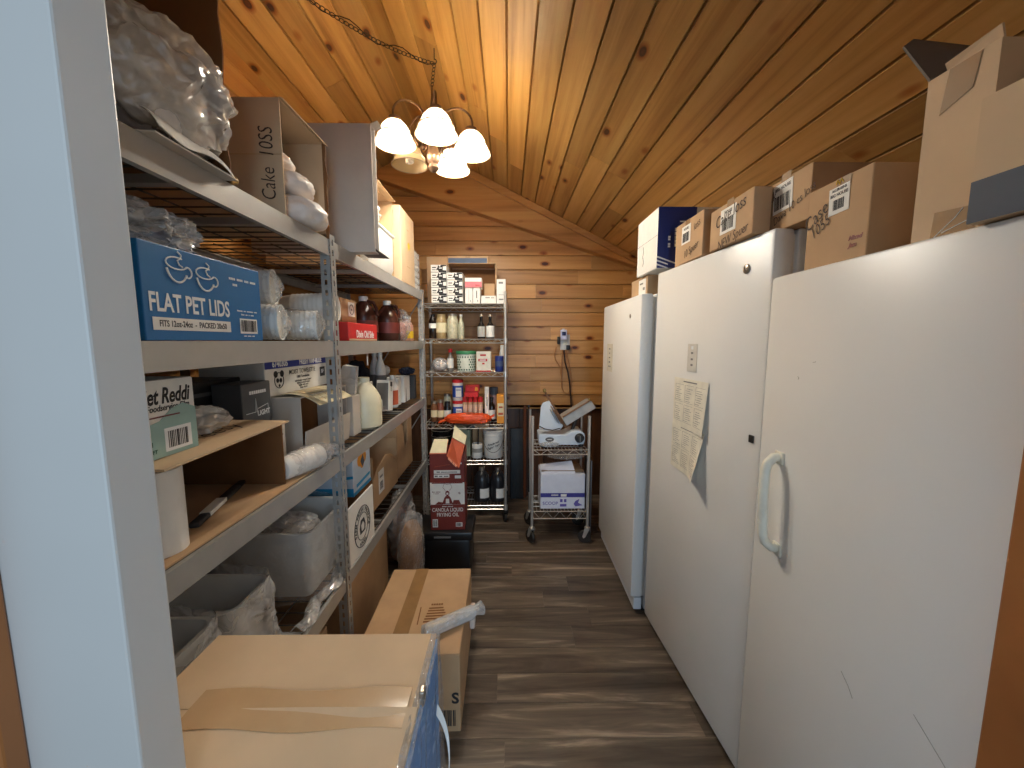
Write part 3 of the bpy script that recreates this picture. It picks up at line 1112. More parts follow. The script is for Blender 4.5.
cup_sleeve('foam cup sleeve in clear film, rim to the aisle, just before the middle rack post', (-.70, 1.445, Z3 + .056), (-1, -.32, 0), .054, 9, .016, 2)
cup_sleeve('white foam cup sleeve in clear film lying against the blue lids carton', (-.72, 1.25, Z3 + .058), (-1, -.28, .02), .056, 9, .016, 3)
cup_sleeve('upper film wrapped foam cup sleeve lying on the two lower sleeves beside the blue carton', (-.76, 1.29, Z3 + .174), (-1, -.3, -.02), .056, 8, .016, 4)
cup_sleeve('large white foam cup sleeve seen just past the middle rack post on the second shelf', (-.73, 1.675, Z3 + .145), (-1, -.15, -.06), .060, 10, .018, 5, False)
e, D = carton('carton', 'brown box carrying the large foam cup sleeve behind the middle rack post', 'box', -1.1, -.86, 1.60, 1.78, Z3, Z3 + .082, kraft_d)
e, D = carton('carton', 'small brown box with a white label, lower of two behind the red box', 'box', -1.05, -.84, 2.02, 2.22, Z3, Z3 + .095, kraft)
sticker(e, shift(face('+x', D), .0, .005), .11, .07, [('~Xxx xx', .018, 0, .015)], white_p, grey_ink, bar=(-.04, .04, -.028, -.004))
e, D = carton('carton', 'small brown box with a round stamp label, upper of two behind the red box', 'box', -1.05, -.85, 2.0, 2.20, Z3 + .096, Z3 + .22, kraft)
lb = sticker(e, shift(face('+x', D), .03, .01), .085, .075, [], white_p)
fr = shift(face('+x', D), .03, .01, .001)
MB().tube([fr @ Vector((.026 * math.cos(t), .026 * math.sin(t), 0)) for t in [k * math.pi / 12 for k in range(24)]], .002, 5, True).text('~Ok', .022, fr, bold=.001).build('print', grey_ink, lb)
e = thing('paper_cup', 'pale paper cup standing behind the red box on the second shelf', 'cup', (-.81, 1.73, Z3))
MB().lathe([(.030, 0), (.042, .105), (.038, .105), (.028, .004)], 22).build('body', foam, e, smooth=True)
MB().tube([(.042 * math.cos(t), .042 * math.sin(t), .106) for t in [k * math.pi / 11 for k in range(22)]], .003, 6, True).build('rim', foam, e, smooth=True)
e, D = carton('red_box', 'red box with white lettering on the second shelf, right of the middle rack post', 'box', -.84, -.748, 1.83, 2.225, Z3, Z3 + .088, red_c)
fr = face('+x', D)
MB().text('Dixie Old Side', .052, shift(fr, .02, -.012), bold=.001, sx=.80).build('lettering', white_ink, e)
MB().rect(fr, -.19, .19, -.043, -.034).build('stripe', kraft_l, e)
g = 'dark red syrup jugs on the second shelf'
for x, y, lab in ((-.86, 2.34, 'dark red syrup jug with a white cap standing nearest, behind the red box'), (-.80, 2.60, 'dark red syrup jug beside the clear bag on the second shelf')):
    bottle('syrup_jug', lab, 'jug', x, y, Z3, jugprof(.078, .255), brown_liq, (.026, .225, .262), (.05, .12, plain('dull red label', (110, 44, 36), .5)), g,
           handle=([(.02, 0, .235), (.06, .0, .225), (.075, 0, .19), (.078, 0, .15)], .010, 8))
bag('plastic_bag', 'clear bag of pink goods between the syrup jugs and yellow labelled bottles', (-.775, 2.78, Z3 + .11), (.085, .095, .125), film, 31, .22, 6, Z3, fill=(plain('pink goods', (196, 142, 130), .6, 0, .15, 40), .62), sub=5)
g = 'pink sauce bottles with yellow labels'
for k, (x, y) in enumerate(((-.77, 2.93), (-.765, 3.01))):
    bottle('sauce_bottle', ('pink sauce bottle with a yellow label beside the clear bag', 'pink sauce bottle with a yellow label, the one nearer the far rack post')[k], 'bottle', x, y, Z3, botprof(.033, .175, .5, .62),
           plain('pink sauce', (206, 150, 128), .3), (.018, .165, .185), (.02, .075, yellow_c), g, cap_mat=white_pl)
bottle('sauce_bottle', 'white bottle at the back of the second shelf end, beside the far rack post', 'bottle', -.86, 3.03, Z3, botprof(.036, .17, .5, .62), white_pl, (.018, .16, .182), (.03, .10, dgrey), cap_mat=steel_d)

# ------------------------------------------------------------------ third shelf
e = thing('open_carton', 'wide brown carton open to the aisle at the near end of the third shelf', 'box', (-.95, .96, Z2))
w, d, h, t = .24, .235, .206, .004
m = MB()
m.box(-.26, -.256, -d, d, 0, h).box(-.256, w, -d, -d + t, 0, h).box(-.256, w, d - t, d, 0, h).box(-.256, w, -d + t, d - t, h - t, h)
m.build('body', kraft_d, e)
panel(e, 'bottom_flap', [(-.256, -d + t, .001), (w + .022, -d + t, .001), (w + .022, .425, .001), (-.15, .425, .001)], kraft, .004)
tf = panel(e, 'top_flap', [(-.20, -d, h + .001), (w + .048, -d, h + .001), (w + .048, d - .045, h + .009), (-.20, d, h + .006)], kraft_l, .005)
scribble(tf, frame((.17, .02, h + .0105), (.0, 1, .018), (-1, 0, 0)), 'Cheesy', .075, sx=1.0)
e, D = carton('film_box', 'white and green box of food film on the wide carton flap beside the doorway wall', 'box', -.86, -.725, .70, .888, 1.3105, 1.474, white_p)
fr = face('+x', D)
MB().poly(fr, [(-.093, -.081), (.093, -.081), (.093, .012), (.06, .026), (.03, .018), (0, -.004), (-.04, -.012), (-.093, -.016)], .0005).build('green_band', teal, e)
MB().text('Get Reddi', .046, shift(fr, .016, .046), bold=.0012, sx=.66, shear=.25).text('Foodservice Film', .018, shift(fr, .025, .022), bold=.0003, sx=.85, shear=.2).build('title', black_ink, e)
MB().rect(shift(fr, 0, .0, .0005), -.093, .05, .003, .006).build('red_stripe', plain('brick red', (120, 60, 60), .5), e)
bp_ = MB().rect(shift(fr, .042, -.048, .0006), -.034, .034, -.024, .026).build('barcode_panel', white_ink, e)
MB().barcode(shift(fr, .042, -.048, .0012), -.026, .026, -.017, .019, 12, 8).build('barcode', black_ink, bp_)
MB().text('12 IN', .013, shift(fr, -.035, -.05, .0006), bold=.0004).text('X 2000 FT', .011, shift(fr, -.035, -.066, .0006), bold=.0003).build('small_print', dgreen, e)
bag('plastic_bag', 'limp clear bag lying on the wide carton flap beside the green film box', (-.82, 1.0, 1.345), (.08, .085, .045), film_w, 41, .3, 4, 1.318)
e = thing('paper_roll', 'upright white paper roll inside the wide open carton by the doorway wall', 'roll', (-.758, .798, Z2 + .006))
MB().lathe([(.016, 0), (.052, 0), (.052, .183), (.016, .183)], 30, cap0=False, cap1=False).build('paper', white_p, e, smooth=True)
MB().lathe([(.015, .0), (.015, .185), (.0165, .185), (.0165, 0)], 20, cap0=False, cap1=False).build('core', kraft, e, smooth=True)
e = thing('knife_pack', 'dark slim pack with a white label on the floor of the wide open carton', 'pack', (-.80, 1.03, Z2 + .006), R(16))
MB().box(-.012, .012, -.14, .13, 0, .014, .005).build('body', charcoal, e, smooth=35)
MB().box(-.0125, .0125, -.08, .02, .004, .0146).build('label', white_p, e)
MB().box(-.010, .010, .131, .17, .001, .013, .004).build('end_cap', black_pl, e)
e, D = carton('carton', 'black carton at the back of the third shelf beside the film box', 'box', -1.2, -.95, 1.10, 1.37, 1.3105, 1.428, black_pl)
fr = face('+x', D)
MB().rect(fr, -.08, .07, .012, .024).rect(fr, .04, .12, -.02, -.0185).rect(fr, .118, .12, -.05, -.02).build('print', dgrey, e)
e, D = carton('carton', 'charcoal carton with light line print beside the white open carton', 'box', -.946, -.85, 1.225, 1.375, 1.263, 1.415, dgrey)
fr = shift(face('+x', D), 0, .022)
m = MB()
m.text('~XXXXXXXX', .022, shift(fr, .005, .022), bold=.0006, shear=.2)
m.stroke(fr, [(-.06, -.045), (-.012, -.045), (-.010, .0), (-.004, -.045), (.0, -.06)], .0012)
m.stroke(fr, [(.0, -.035), (.055, -.025), (.055, -.06)], .0010)
m.text('LIGHT', .024, shift(fr, .03, -.052), bold=.0008)
m.build('print', white_ink, e)
e, D = carton('carton', 'small white box printed PIECE KIT with purple mark under the carton flap', 'box', -.93, -.80, 1.235, 1.365, Z2 + .0055, 1.262, white_p)
fr = face('+x', D)
MB().text('PIECE KIT', .030, shift(fr, 0, .034), bold=.0008, sx=.75).text('200 SETS', .016, shift(fr, 0, .06), bold=.0003).build('print', black_ink, e)
m = MB()
m.stroke(fr, [(-.04 + .018 * math.cos(t), -.03 + .026 * math.sin(t)) for t in [k * .5 for k in range(13)]], .0025)
m.build('purple_mark', purple_ink, e)
# cups in twisted film lying near the edge
p0, dd = Vector((-.738, 1.215, Z2 + .048)), Vector((.22, 1, 0)).normalized()
e = thing('foam_cup_sleeve', 'white foam cups in twisted clear film lying on the third shelf before the rack post', 'cups', (p0.x, p0.y, Z2))
T = Matrix.Translation((0, 0, .042)) @ dd.to_track_quat('Z', 'Y').to_matrix().to_4x4()
pr = [(.034, 0), (.036, .002)]
for k in range(7):
    z = .05 + k * .016
    pr += [(.0385 + k * .0006, z), (.0405, z + .001), (.0405, z + .006), (.0385, z + .007)]
pr += [(.041, .172), (.034, .173)]
MB().lathe(pr, 26, T).build('cups', foam, e, smooth=50)
mm = MB().blob((0, 0, 0), (.048, .048, .138), .10, 7, 44, 4, None, .12)
for v in mm.bm.verts:
    q = v.co.z
    if q > .10:
        f = max(.35, 1 - (q - .10) * 12)
        v.co.x *= f
        v.co.y *= f
bmesh.ops.transform(mm.bm, matrix=T @ Matrix.Translation((0, 0, .120)), verts=mm.bm.verts)
for v in mm.bm.verts:
    v.co.z = max(v.co.z, .001)
mm.blob(T @ Vector((0, 0, .255)), (.030, .034, .028), .4, 9, 45, 3, .001)
mm.build('film', film, e, smooth=70)

e = thing('open_carton', 'white carton with its front half open and a cream sheet, before the middle rack post', 'box', (-1.0, 1.60, Z2))
w, d, h, t = .24, .200, .252, .004
m = MB()
m.box(-w, -w + t, -d, d, 0, h).box(-w + t, w, -d, -d + t, 0, h).box(-w + t, w, d - t, d, 0, h).box(-w + t, w - t, -d + t, d - t, 0, t).box(-w + t, w, -d + t, d - t, h - t, h)
m.build('body', board_w, e)
panel(e, 'front_panel', [(w, -d, 0), (w, d, 0), (w + .012, d, .125), (w + .012, -d, .125)], board_w, .004)
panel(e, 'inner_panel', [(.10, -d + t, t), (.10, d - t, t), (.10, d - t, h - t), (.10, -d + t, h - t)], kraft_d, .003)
sf = MB().sheet(lambda u, v: (w - .10 + v * .15, -.19 + u * .30 + v * .03, h + .004 + .02 * math.sin(v * 2.2) * (1 - .5 * u) - .055 * v * v), 8, 10, .002).build('top_flap', cream_p, e, smooth=True)
m = MB()
for i in range(5):
    a = [(w - .10 + v * .15, -.19 + (.12 + .18 * i) * .30 + v * .03, h + .006 + .02 * math.sin(v * 2.2) * (1 - .5 * (.12 + .18 * i)) - .055 * v * v) for v in (.15, .3, .45, .6, .75, .9)]
    m.tube(a, .0008, 4)
m.build('print', kraft_l, sf)
e, D = carton('towelette_box', 'white and blue towelette box with a bear face emblem on the white open carton', 'box', -1.1, -.866, 1.375, 1.845, Z2 + .2545, 1.486, white_p)
fr = face('+x', D)
hh = D[2] / 2
bn = MB().rect(fr, -.234, .234, hh - .034, hh - .001).build('blue_band', blue_ink, e)
MB().text('6740305', .032, shift(fr, -.14, hh - .018, .0005), bold=.0012, sx=.9).build('number', white_ink, bn)
MB().text('FRESH NAP-BLUE', .032, shift(fr, .09, hh - .018, .0005), bold=.0012, sx=.78).build('lettering', white_ink, bn)
m = MB().text('MOIST TOWELETTE', .026, shift(fr, .02, .012), bold=.0002, sx=.9).text('1000 Towelettes', .015, shift(fr, .02, -.010), bold=.0004)
for k, tx in enumerate(('individually wrapped paper', 'lightly scented wipes', 'made with care', 'keep closed')):
    m.text(tx, .012, shift(fr, .02, -.026 - k * .010), bold=.0001)
m.build('print', black_ink, e)
m = MB()
for px, pz, r in ((-.172, .012, .013), (-.132, .012, .013), (-.162, -.012, .009), (-.142, -.013, .009), (-.152, -.032, .006)):
    m.poly(fr, [(px + r * math.cos(k * .524), pz + r * math.sin(k * .524)) for k in range(12)])
m.tube([fr @ Vector((-.152 + .029 * math.cos(k * .3), -.012 + .029 * math.sin(k * .3), 0)) for k in range(21)], .0016, 5, True)
m.build('emblem', black_ink, e)
sq = MB().rect(fr, .165, .212, -.025, .018).build('seal', charcoal, e)
MB().text('BF', .024, shift(fr, .188, -.003, .0005), bold=.0008).build('print', white_ink, sq)
e = tag(MB().prism([(-.86, 1.86, Z2 + .20), (-.745, 1.86, Z2 + .20), (-.735, 1.87, Z2 + .33), (-.80, 1.87, Z2 + .34)], (.0, .03, .004)).build('folded_sheet', film_w),
        'grey translucent folded sheet standing between the middle rack post and the milky jug', 'sheet')
e, D = carton('carton', 'low pale box under the folded sheet, just past the middle rack post', 'box', -.90, -.745, 1.83, 1.925, Z2, Z2 + .195, board_w)
e = bottle('milk_jug', 'cream coloured plastic gallon jug on the third shelf past the middle rack post', 'jug', -.765, 2.04, Z2,
           [(.070, 0), (.084, .010), (.086, .03), (.086, .135), (.080, .165), (.062, .20), (.036, .232), (.026, .240), (.026, .262), (.023, .264)], milk_pl, (.0285, .246, .268), None,
           handle=([(-.012, -.02, .243), (-.035, -.045, .222), (-.055, -.060, .188), (-.060, -.064, .150)], .0115, 10), cap_mat=milk_pl)
MB().poly(frame((.07, .052, .11), (-.55, .83, 0), (0, 0, 1)), [(-.03, -.03), (.03, -.02), (.025, .035), (-.02, .03)], .001).build('tag', white_p, e)
# narrow boxes and bottles at the far end of this shelf
e, D = carton('narrow_box', 'grey and white narrow box leaning beside the milky jug', 'box', -.845, -.765, 2.44, 2.53, Z2 + .006, Z2 + .205, white_p)
e.rotation_euler = (R(-9), 0, 0)
fr = face('-y', D)
MB().rect(fr, -.036, .036, -.092, .08).build('grey_side', grey_ink, e)
fr = face('+x', D)
MB().text('~XXXX', .022, shift(fr, 0, .05, 0, R(90)), bold=.0006).rect(fr, -.02, .024, .06, .09).build('print', charcoal, e)
e, D = carton('narrow_box', 'white narrow box standing behind the leaning grey and white box', 'box', -.95, -.86, 2.34, 2.44, Z2, Z2 + .205, board_w)
e = bottle('spray_bottle', 'white and orange bottle between the leaning box and the white open box', 'bottle', -.80, 2.66, Z2, botprof(.034, .20, .4, .7), white_pl, (.016, .19, .222), (.02, .12, rust))
e, D = carton('narrow_box', 'white box with torn open top at the far end of the third shelf', 'box', -.90, -.775, 2.86, 3.02, Z2, Z2 + .19, white_p, '+z')
panel(e, 'torn_flap', [(.0625, -.08, .19), (.0625, .02, .19), (.03, .0, .145), (.05, -.07, .15)], greyboard, .002)
MB().prism([(.0632, -.05, 0), (.0632, -.02, 0), (.0632, -.025, .09), (.0632, -.035, .11)], (.0006, 0, 0)).build('mark', grey_ink, e)
e, D = carton('narrow_box', 'white slim carton standing at the very end of the third shelf', 'box', -.86, -.78, 2.72, 2.79, Z2, Z2 + .20, white_p)
e = bottle('round_jar', 'jar with a round white ball lid behind the narrow boxes on the third shelf', 'jar', -.965, 3.0, Z2, jarprof(.05, .20), film_w, None, None)
MB().lathe([(.03, .198), (.043, .212), (.047, .232), (.04, .255), (.022, .268), (.004, .271)], 20).build('lid', white_pl, e, smooth=True)
bag('cloth_bundle', 'dark blue cloth bundle at the back of the third shelf end', (-1.14, 2.9, Z2 + .16), (.11, .15, .17), darkcloth, 51, .25, 4, Z2, cat='cloth')
bag('cloth_bundle', 'dark glossy bag resting against the far rack post on the third shelf', (-.80, 3.05, Z2 + .222), (.075, .045, .036), darkcloth, 52, .45, 5, Z2 + .19, cat='bag')
e, D = carton('carton', 'black box carrying the dark glossy bag by the far rack post', 'box', -.90, -.74, 3.04, 3.095, Z2, Z2 + .19, charcoal)
for k, (x, y) in enumerate(((-.90, 2.72), (-.96, 2.78))):
    bottle('cleaner_bottle', ('tall white bottle at the back of the third shelf, the nearer of two', 'tall white bottle at the back of the third shelf, the farther of two')[k], 'bottle', x, y, Z2, botprof(.035, .36, .4, .72), white_pl, (.017, .35, .39), (.1, .22, grey_ink), 'tall white bottles at the back')
e, D = carton('carton', 'brown carton at the back of the third shelf behind the milky jug', 'box', -1.25, -.98, 2.0, 2.40, Z2, Z2 + .30, kraft_d)
e = thing('price_tag', 'small white tag hanging under the second shelf beam past the middle rack post', 'tag', (-.676, 1.86, LEV[2] - .115))
MB().box(-.0008, .0008, -.005, .005, 0, .04).build('card', white_p, e)
MB().tube([(0, 0, .04), (0, 0, .056)], .0008, 4).build('string', white_p, e)


# ------------------------------------------------------------------ lowest shelf
def tub(name, label, x0, x1, y0, y1, z, h, rotz=0, seed=1, wrap=film, group=None, tilt=0, r=.03, wall=.006, flare=.02):
    """open rectangular tub with rounded corners, rim and loose clear wrap"""
    e = thing(name, label, 'tub', ((x0 + x1) / 2, (y0 + y1) / 2, z), rotz, group)
    w, d = (x1 - x0) / 2, (y1 - y0) / 2

    def ring(k, zz, sh):
        a, b, rr = w - sh, d - sh, max(.004, r - sh * .3)
        pts = []
        for cx, cy, t0 in ((a - rr, b - rr, 0), (-a + rr, b - rr, 90), (-a + rr, -b + rr, 180), (a - rr, -b + rr, 270)):
            for i in range(6):
                t = R(t0 + i * 18)
                pts.append(Vector((cx + rr * math.cos(t), cy + rr * math.sin(t), zz)))
        return pts
    m = MB()
    rings = [ring(0, zz, sh) for zz, sh in ((0, flare + .01), (.008, flare), (h - .02, .004), (h - .018, -.004), (h, -.006), (h, .004), (h - .02, .004 + wall), (.02, flare + wall), (.012, flare + wall + .012))]
    vs = [[m.bm.verts.new(p) for p in q] for q in rings]
    n = len(vs[0])
    for a, b in zip(vs, vs[1:]):
        for k in range(n):
            m.bm.faces.new((a[k], a[(k + 1) % n], b[(k + 1) % n], b[k]))
    m.bm.faces.new(vs[0][::-1])
    m.bm.faces.new(vs[-1])
    m.build('body', white_pl, e, smooth=40)
    mm = MB()

    def skin(u, v):
        t = u * 2 * math.pi
        cx, sy_ = math.cos(t), math.sin(t)
        mx = max(abs(cx), abs(sy_))
        q = .55
        px, py = cx * (1 - q) * 1.15 + cx / mx * q, sy_ * (1 - q) * 1.15 + sy_ / mx * q
        nz = noise.noise(Vector((cx * 2.3 + seed, sy_ * 2.3, v * 3))) * .022 + abs(noise.noise(Vector((cx * 6, sy_ * 6 + seed, v * 7)))) * .016
        k = 1 + (.0 if v > .3 else .04 * (.3 - v))
        return ((w + .012 + nz) * px * k, (d + .012 + nz) * py * k, .004 + (h + .012 + .035 * noise.noise(Vector((cx * 1.3 + seed, sy_ * 1.3, 5))) + .012 * noise.noise(Vector((cx * 6, sy_ * 6 + seed, 2)))) * v)
    N = 64
    P = [[mm.bm.verts.new(Vector(skin(i / N, j / 14))) for j in range(15)] for i in range(N)]
    for i in range(N):
        for j in range(14):
            mm.bm.faces.new((P[i][j], P[(i + 1) % N][j], P[(i + 1) % N][j + 1], P[i][j + 1]))
    mm.build('film', wrap, e, smooth=70)
    return e


tub('food_tub', 'white tub in clear wrap on the lowest shelf, nearest the doorway wall', -1.05, -.735, .735, .905, Z1, .285, seed=4, wrap=film_b)
tub('food_tub', 'white tub in clear wrap second from the doorway wall on the lowest shelf', -1.10, -.745, .972, 1.14, Z1, .25, 0, seed=6, wrap=film_b)
e = tub('food_tub', 'large white tub in clear wrap on the lowest shelf behind the middle rack post', -1.10, -.735, 1.36, 1.70, Z1, .27, seed=9, wrap=film)
bag('bag_of_goods', 'tangle of clear film and white goods inside the large wrapped tub', (-.91, 1.53, Z1 + .20), (.13, .12, .07), film_b, 61, .3, 5, Z1 + .13, fill=(bagwhite, .8))
e = tag(MB().sheet(lambda u, v: (-.735 + .05 * v + .012 * math.sin(u * 11), 1.20 + u * .36, Z1 + .003 + .03 * v * (1 - v) * 2 + .008 * math.sin(u * 17 + v * 4) ** 2), 30, 6, .001).build('film_sheet', film_b, smooth=70),
        'loose clear film spilling along the lowest shelf beam before the middle rack post', 'film')
e, D = carton('carton', 'brown carton on the lowest shelf carrying the white and blue box', 'box', -1.1, -.742, 1.80, 2.04, Z1, Z1 + .228, kraft_d)
e, D = carton('printed_carton', 'white and blue carton with a picture panel stacked on a brown carton, lowest shelf', 'box', -1.02, -.742, 1.79, 2.02, Z1 + .229, 1.015, plain('pale blue white carton', (206, 216, 226), .55, 0, .03))
fr = face('-y', D)
MB().rect(fr, -.139, .139, -.103, -.062).poly(fr, [(.05, -.01), (.139, .0), (.139, -.014), (.07, -.022)]).build('blue_band', cyan_c, e)
fr = face('+x', D)
MB().rect(fr, -.115, .115, -.103, -.085).poly(fr, [(-.08, -.055), (.1, -.045), (.1, -.06), (-.08, -.072)]).build('blue_band', cyan_c, e)
m = MB()
for k, (a, b, r) in enumerate(((-.03, .05, .03), (.0, .03, .026), (.03, .055, .028), (.01, .07, .022))):
    m.poly(fr, [(a + r * math.cos(t * .6), b + r * math.sin(t * .6)) for t in range(10)], .0004 + k * .0002)
m.build('picture', amber, e)
MB().poly(fr, [(-.02, .045), (.01, .075), (.03, .03), (0, .01)], .0014).build('picture_detail', slate, e)
e = thing('emblem_panel', 'white card panel with a round printed emblem leaning at the lowest shelf beam', 'sign', (-.684, 1.725, Z1), 0)
MB().box(-.004, .002, -.15, .15, 0, .262).build('card', white_p, e)
fr = frame((.0026, 0, .118), (0, 1, 0), (0, 0, 1))
m = MB()
ringf = lambda r, t: m.tube([fr @ Vector((r * math.cos(k * math.pi / 18), r * 1.0 * math.sin(k * math.pi / 18), 0)) for k in range(36)], t, 5, True)
ringf(.094, .0022)
ringf(.062, .0016)
for k, chh in enumerate('FARM FRESH PRODUCE'):
    a = math.pi * (1.08 - 1.16 * k / 17)
    m.text(chh, .026, fr @ Matrix.Translation((.077 * math.cos(a), .077 * math.sin(a), .0003)) @ Matrix.Rotation(a - math.pi / 2, 4, 'Z'), bold=.0006)
m.poly(fr, [(-.03, -.03), (.03, -.03), (.036, .0), (.02, .035), (-.02, .035), (-.036, 0)], .0005)
m.text('FOODS', .024, shift(fr, 0, -.078), bold=.0005)
m.build('emblem', charcoal, e)
MB().poly(shift(fr, 0, 0, .0006), [(-.014, -.02), (.016, -.02), (.02, .004), (.004, .022), (-.018, .01)], .0005).build('emblem_centre', white_p, e)


def cut_carton(label, x0, x1, y0, y1, z, h, cut, mat=kraft, lab=None):
    """carton whose aisle side is cut down along a wavy line"""
    e = thing('open_carton', label, 'box', ((x0 + x1) / 2, (y0 + y1) / 2, z))
    w, d, t = (x1 - x0) / 2, (y1 - y0) / 2, .005
    m = MB().box(-w, -w + t, -d, d, 0, h).box(-w + t, w, -d, -d + t, 0, h).box(-w + t, w, d - t, d, 0, h).box(-w + t, w - t, -d + t, d - t, 0, t)
    pts = [(w - t, -d + t, 0), (w - t, d - t, 0)] + [(w - t, d - t - (2 * d - 2 * t) * u, v * h) for u, v in cut]
    m.prism(pts, (t, 0, 0))
    m.build('body', mat, e)
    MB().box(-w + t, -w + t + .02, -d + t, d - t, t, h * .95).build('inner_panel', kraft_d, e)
    if lab:
        sticker(e, frame((w + .0006, lab[0], lab[1]), (0, 1, 0), (0, 0, 1)), lab[2], lab[3], [('~XXXX', .026, 0, .03)], white_p, grey_ink, bar=(-.03, .03, -.05, .0))
    return e


cut_carton('kraft carton with a wavy cut front and white label on the lowest shelf', -1.15, -.775, 2.14, 2.62, Z1, .31, [(0, .62), (.12, .60), (.3, .78), (.5, .85), (.62, .80), (.85, .72), (1, .55)][::1], kraft, (-.10, .13, .10, .14))
cut_carton('kraft carton with a tall notched front at the far end of the lowest shelf', -1.15, -.785, 2.66, 3.08, Z1, .40, [(0, 1), (.28, .98), (.34, .5), (.5, .42), (.62, .9), (1, 1)], kraft)
e, D = carton('carton', 'tall brown carton standing behind the wavy cut carton on the lowest shelf', 'box', -1.25, -1.18, 2.15, 2.62, Z1, Z1 + .44, kraft_d)

# ------------------------------------------------------------------ on the floor along the rack
e, D = carton('carton', 'brown carton on the floor under the lowest shelf behind the middle rack post', 'box', -1.15, -.72, 1.62, 2.18, 0, .46, kraft)
e, D = carton('carton', 'brown carton on the floor under the lowest shelf before the middle rack post', 'box', -1.15, -.74, .98, 1.46, 0, .40, kraft)
e = bag('paper_bag', 'crumpled brown paper bag in clear film on the floor beside the black bin', (-.592, 2.235, .24), (.072, .14, .30), film, 71, .16, 5, 0, sub=5, fill=(paper_bag, .9), square=.35)
bag('plastic_bag', 'clear bag of pale goods on the floor beyond the paper bag, beside the oil carton', (-.755, 2.62, .26), (.10, .17, .29), film_b, 73, .2, 5, 0, fill=(plain('pale pink goods', (196, 160, 140), .6, 0, .1), .8))

# black bin with the oil carton on it
e = thing('storage_bin', 'black plastic bin on the floor with the red oil carton on its lid', 'bin', (-.435, 2.535, 0))
m = MB().box(-.185, .185, -.125, .125, 0, .255, .02)
m.build('body', black_pl, e, smooth=35)
MB().box(-.20, .20, -.14, .14, .25, .309, .012).build('lid', black_pl, e, smooth=35)
lb = MB().box(-.05, .06, -.142, -.1395, .272, .284).build('label', grey_ink, e)
e = thing('oil_carton', 'red and white oil carton with flaps open standing on the black bin', 'carton', (-.402, 2.545, .3105), R(2))
w, d, h, t = .112, .112, .515, .003
m = MB().box(-w, w, -d, -d + t, 0, h).box(-w, w, d - t, d, 0, h).box(-w, -w + t, -d, d, 0, h).box(w - t, w, -d, d, 0, h).box(-w, w, -d, d, 0, t)
m.build('body', maroon, e)
panel(e, 'left_flap', [(-w, -d, h), (-.002, -d, h), (.002, -d + .085, h + .075), (-w + .02, -d + .085, h + .075)], rust, .003)
lf = panel(e, 'left_flap_inside', [(-w + .002, -d + .005, h + .006), (-.004, -d + .005, h + .006), (-.001, -d + .085, h + .078), (-w + .021, -d + .085, h + .078)], cream_p, .002)
rf = panel(e, 'right_flap', [(.0, -d - .004, h - .01), (.085, -d - .06, h - .075), (w + .004, -d + .02, h + .055), (.035, -d + .03, h + .10)], rust, .003)
panel(e, 'right_flap_inside', [(.035, -d + .034, h + .102), (w + .004, -d + .024, h + .057), (w + .012, -d + .08, h + .10), (.045, -d + .085, h + .17)], cream_p, .003)
fr = frame((0, -d - .0006, 0), (1, 0, 0), (0, 0, 1))
MB().rect(fr, -.112, .112, .175, .325).build('white_band', white_p, e)
f2 = shift(fr, 0, 0, .0006)
m = MB()
m.poly(f2, [(-.082, .176), (-.06, .195), (-.03, .19), (-.03, .176)])                      # pots and pans
m.poly(f2, [(.03, .176), (.04, .205), (.075, .205), (.088, .176)])
m.poly(f2, [(-.036, .178), (.036, .178), (.02, .222), (.010, .235), (-.010, .235), (-.02, .222)])
m.poly(f2, [(.014 * math.cos(k * .628), .252 + .018 * math.sin(k * .628)) for k in range(10)])
m.stroke(f2, [(-.012, .268), (-.03, .292), (-.02, .316), (.0, .31), (.02, .316), (.03, .292), (.012, .268)], .0012)
m.text('~Xxx xxxxx', .012, shift(f2, -.072, .262), bold=.0003).text('~X xxxxx', .010, shift(f2, -.072, .25), bold=.0003).text('Q', .016, shift(f2, .078, .252), bold=.0006)
m.rect(f2, -.10, .10, .318, .325)
m.build('chef_drawing', maroon, e)
f3 = shift(f2, 0, 0, .0006)
MB().poly(f3, [(-.012, .183), (.012, .183), (.01, .215), (-.01, .215)]).poly(f3, [(-.007, .243), (.007, .243), (.006, .256), (-.006, .256)]).build('chef_apron', white_p, e)
MB().text('CANOLA LIQUID', .036, shift(f2, 0, .138), bold=.0004, sx=.74).text('FRYING OIL', .036, shift(f2, 0, .104), bold=.0004, sx=.76).text('~Xxxxx xxxxxx', .012, shift(f2, 0, .162), bold=.0002).build('title', white_p, e)
panels = [MB().rect(f2, *q).build('printed_panel', white_p, e) for q in ((-.085, .085, .385, .408), (-.085, .015, .357, .380), (.05, .09, .352, .372), (-.10, -.066, .02, .075), (.052, .095, .022, .05), (.07, .095, .448, .458), (.02, .05, .472, .502))]
lab_ = panels[0]
f4 = shift(f2, 0, 0, .0006)
MB().text('~XXX xxxxxxxxxxxxxxx', .014, shift(f4, 0, .396), bold=.0004).build('print', charcoal, lab_)
MB().text('~XX xx xxx', .018, shift(f4, -.035, .368), bold=.0005, sx=1.1).build('print', charcoal, panels[1])
MB().barcode(f4, .056, .091, .026, .046, 10, 5).build('barcode', charcoal, panels[4])
MB().barcode(f4, -.096, -.07, .026, .07, 9, 6).build('barcode', charcoal, panels[3])
MB().text('~XXXX', .03, shift(frame(Vector((.042, -d - .034, h - .045)), (.085, -.056, -.065), (.035, .034, .11)), 0, 0, .0035), bold=.0006, sx=1.4).build('flap_print', plain('pale orange print', (226, 150, 120), .6), rf)
MB().stroke(fr, [(-.08, .43), (.02, .445)], .0008).build('crease', rust, e)

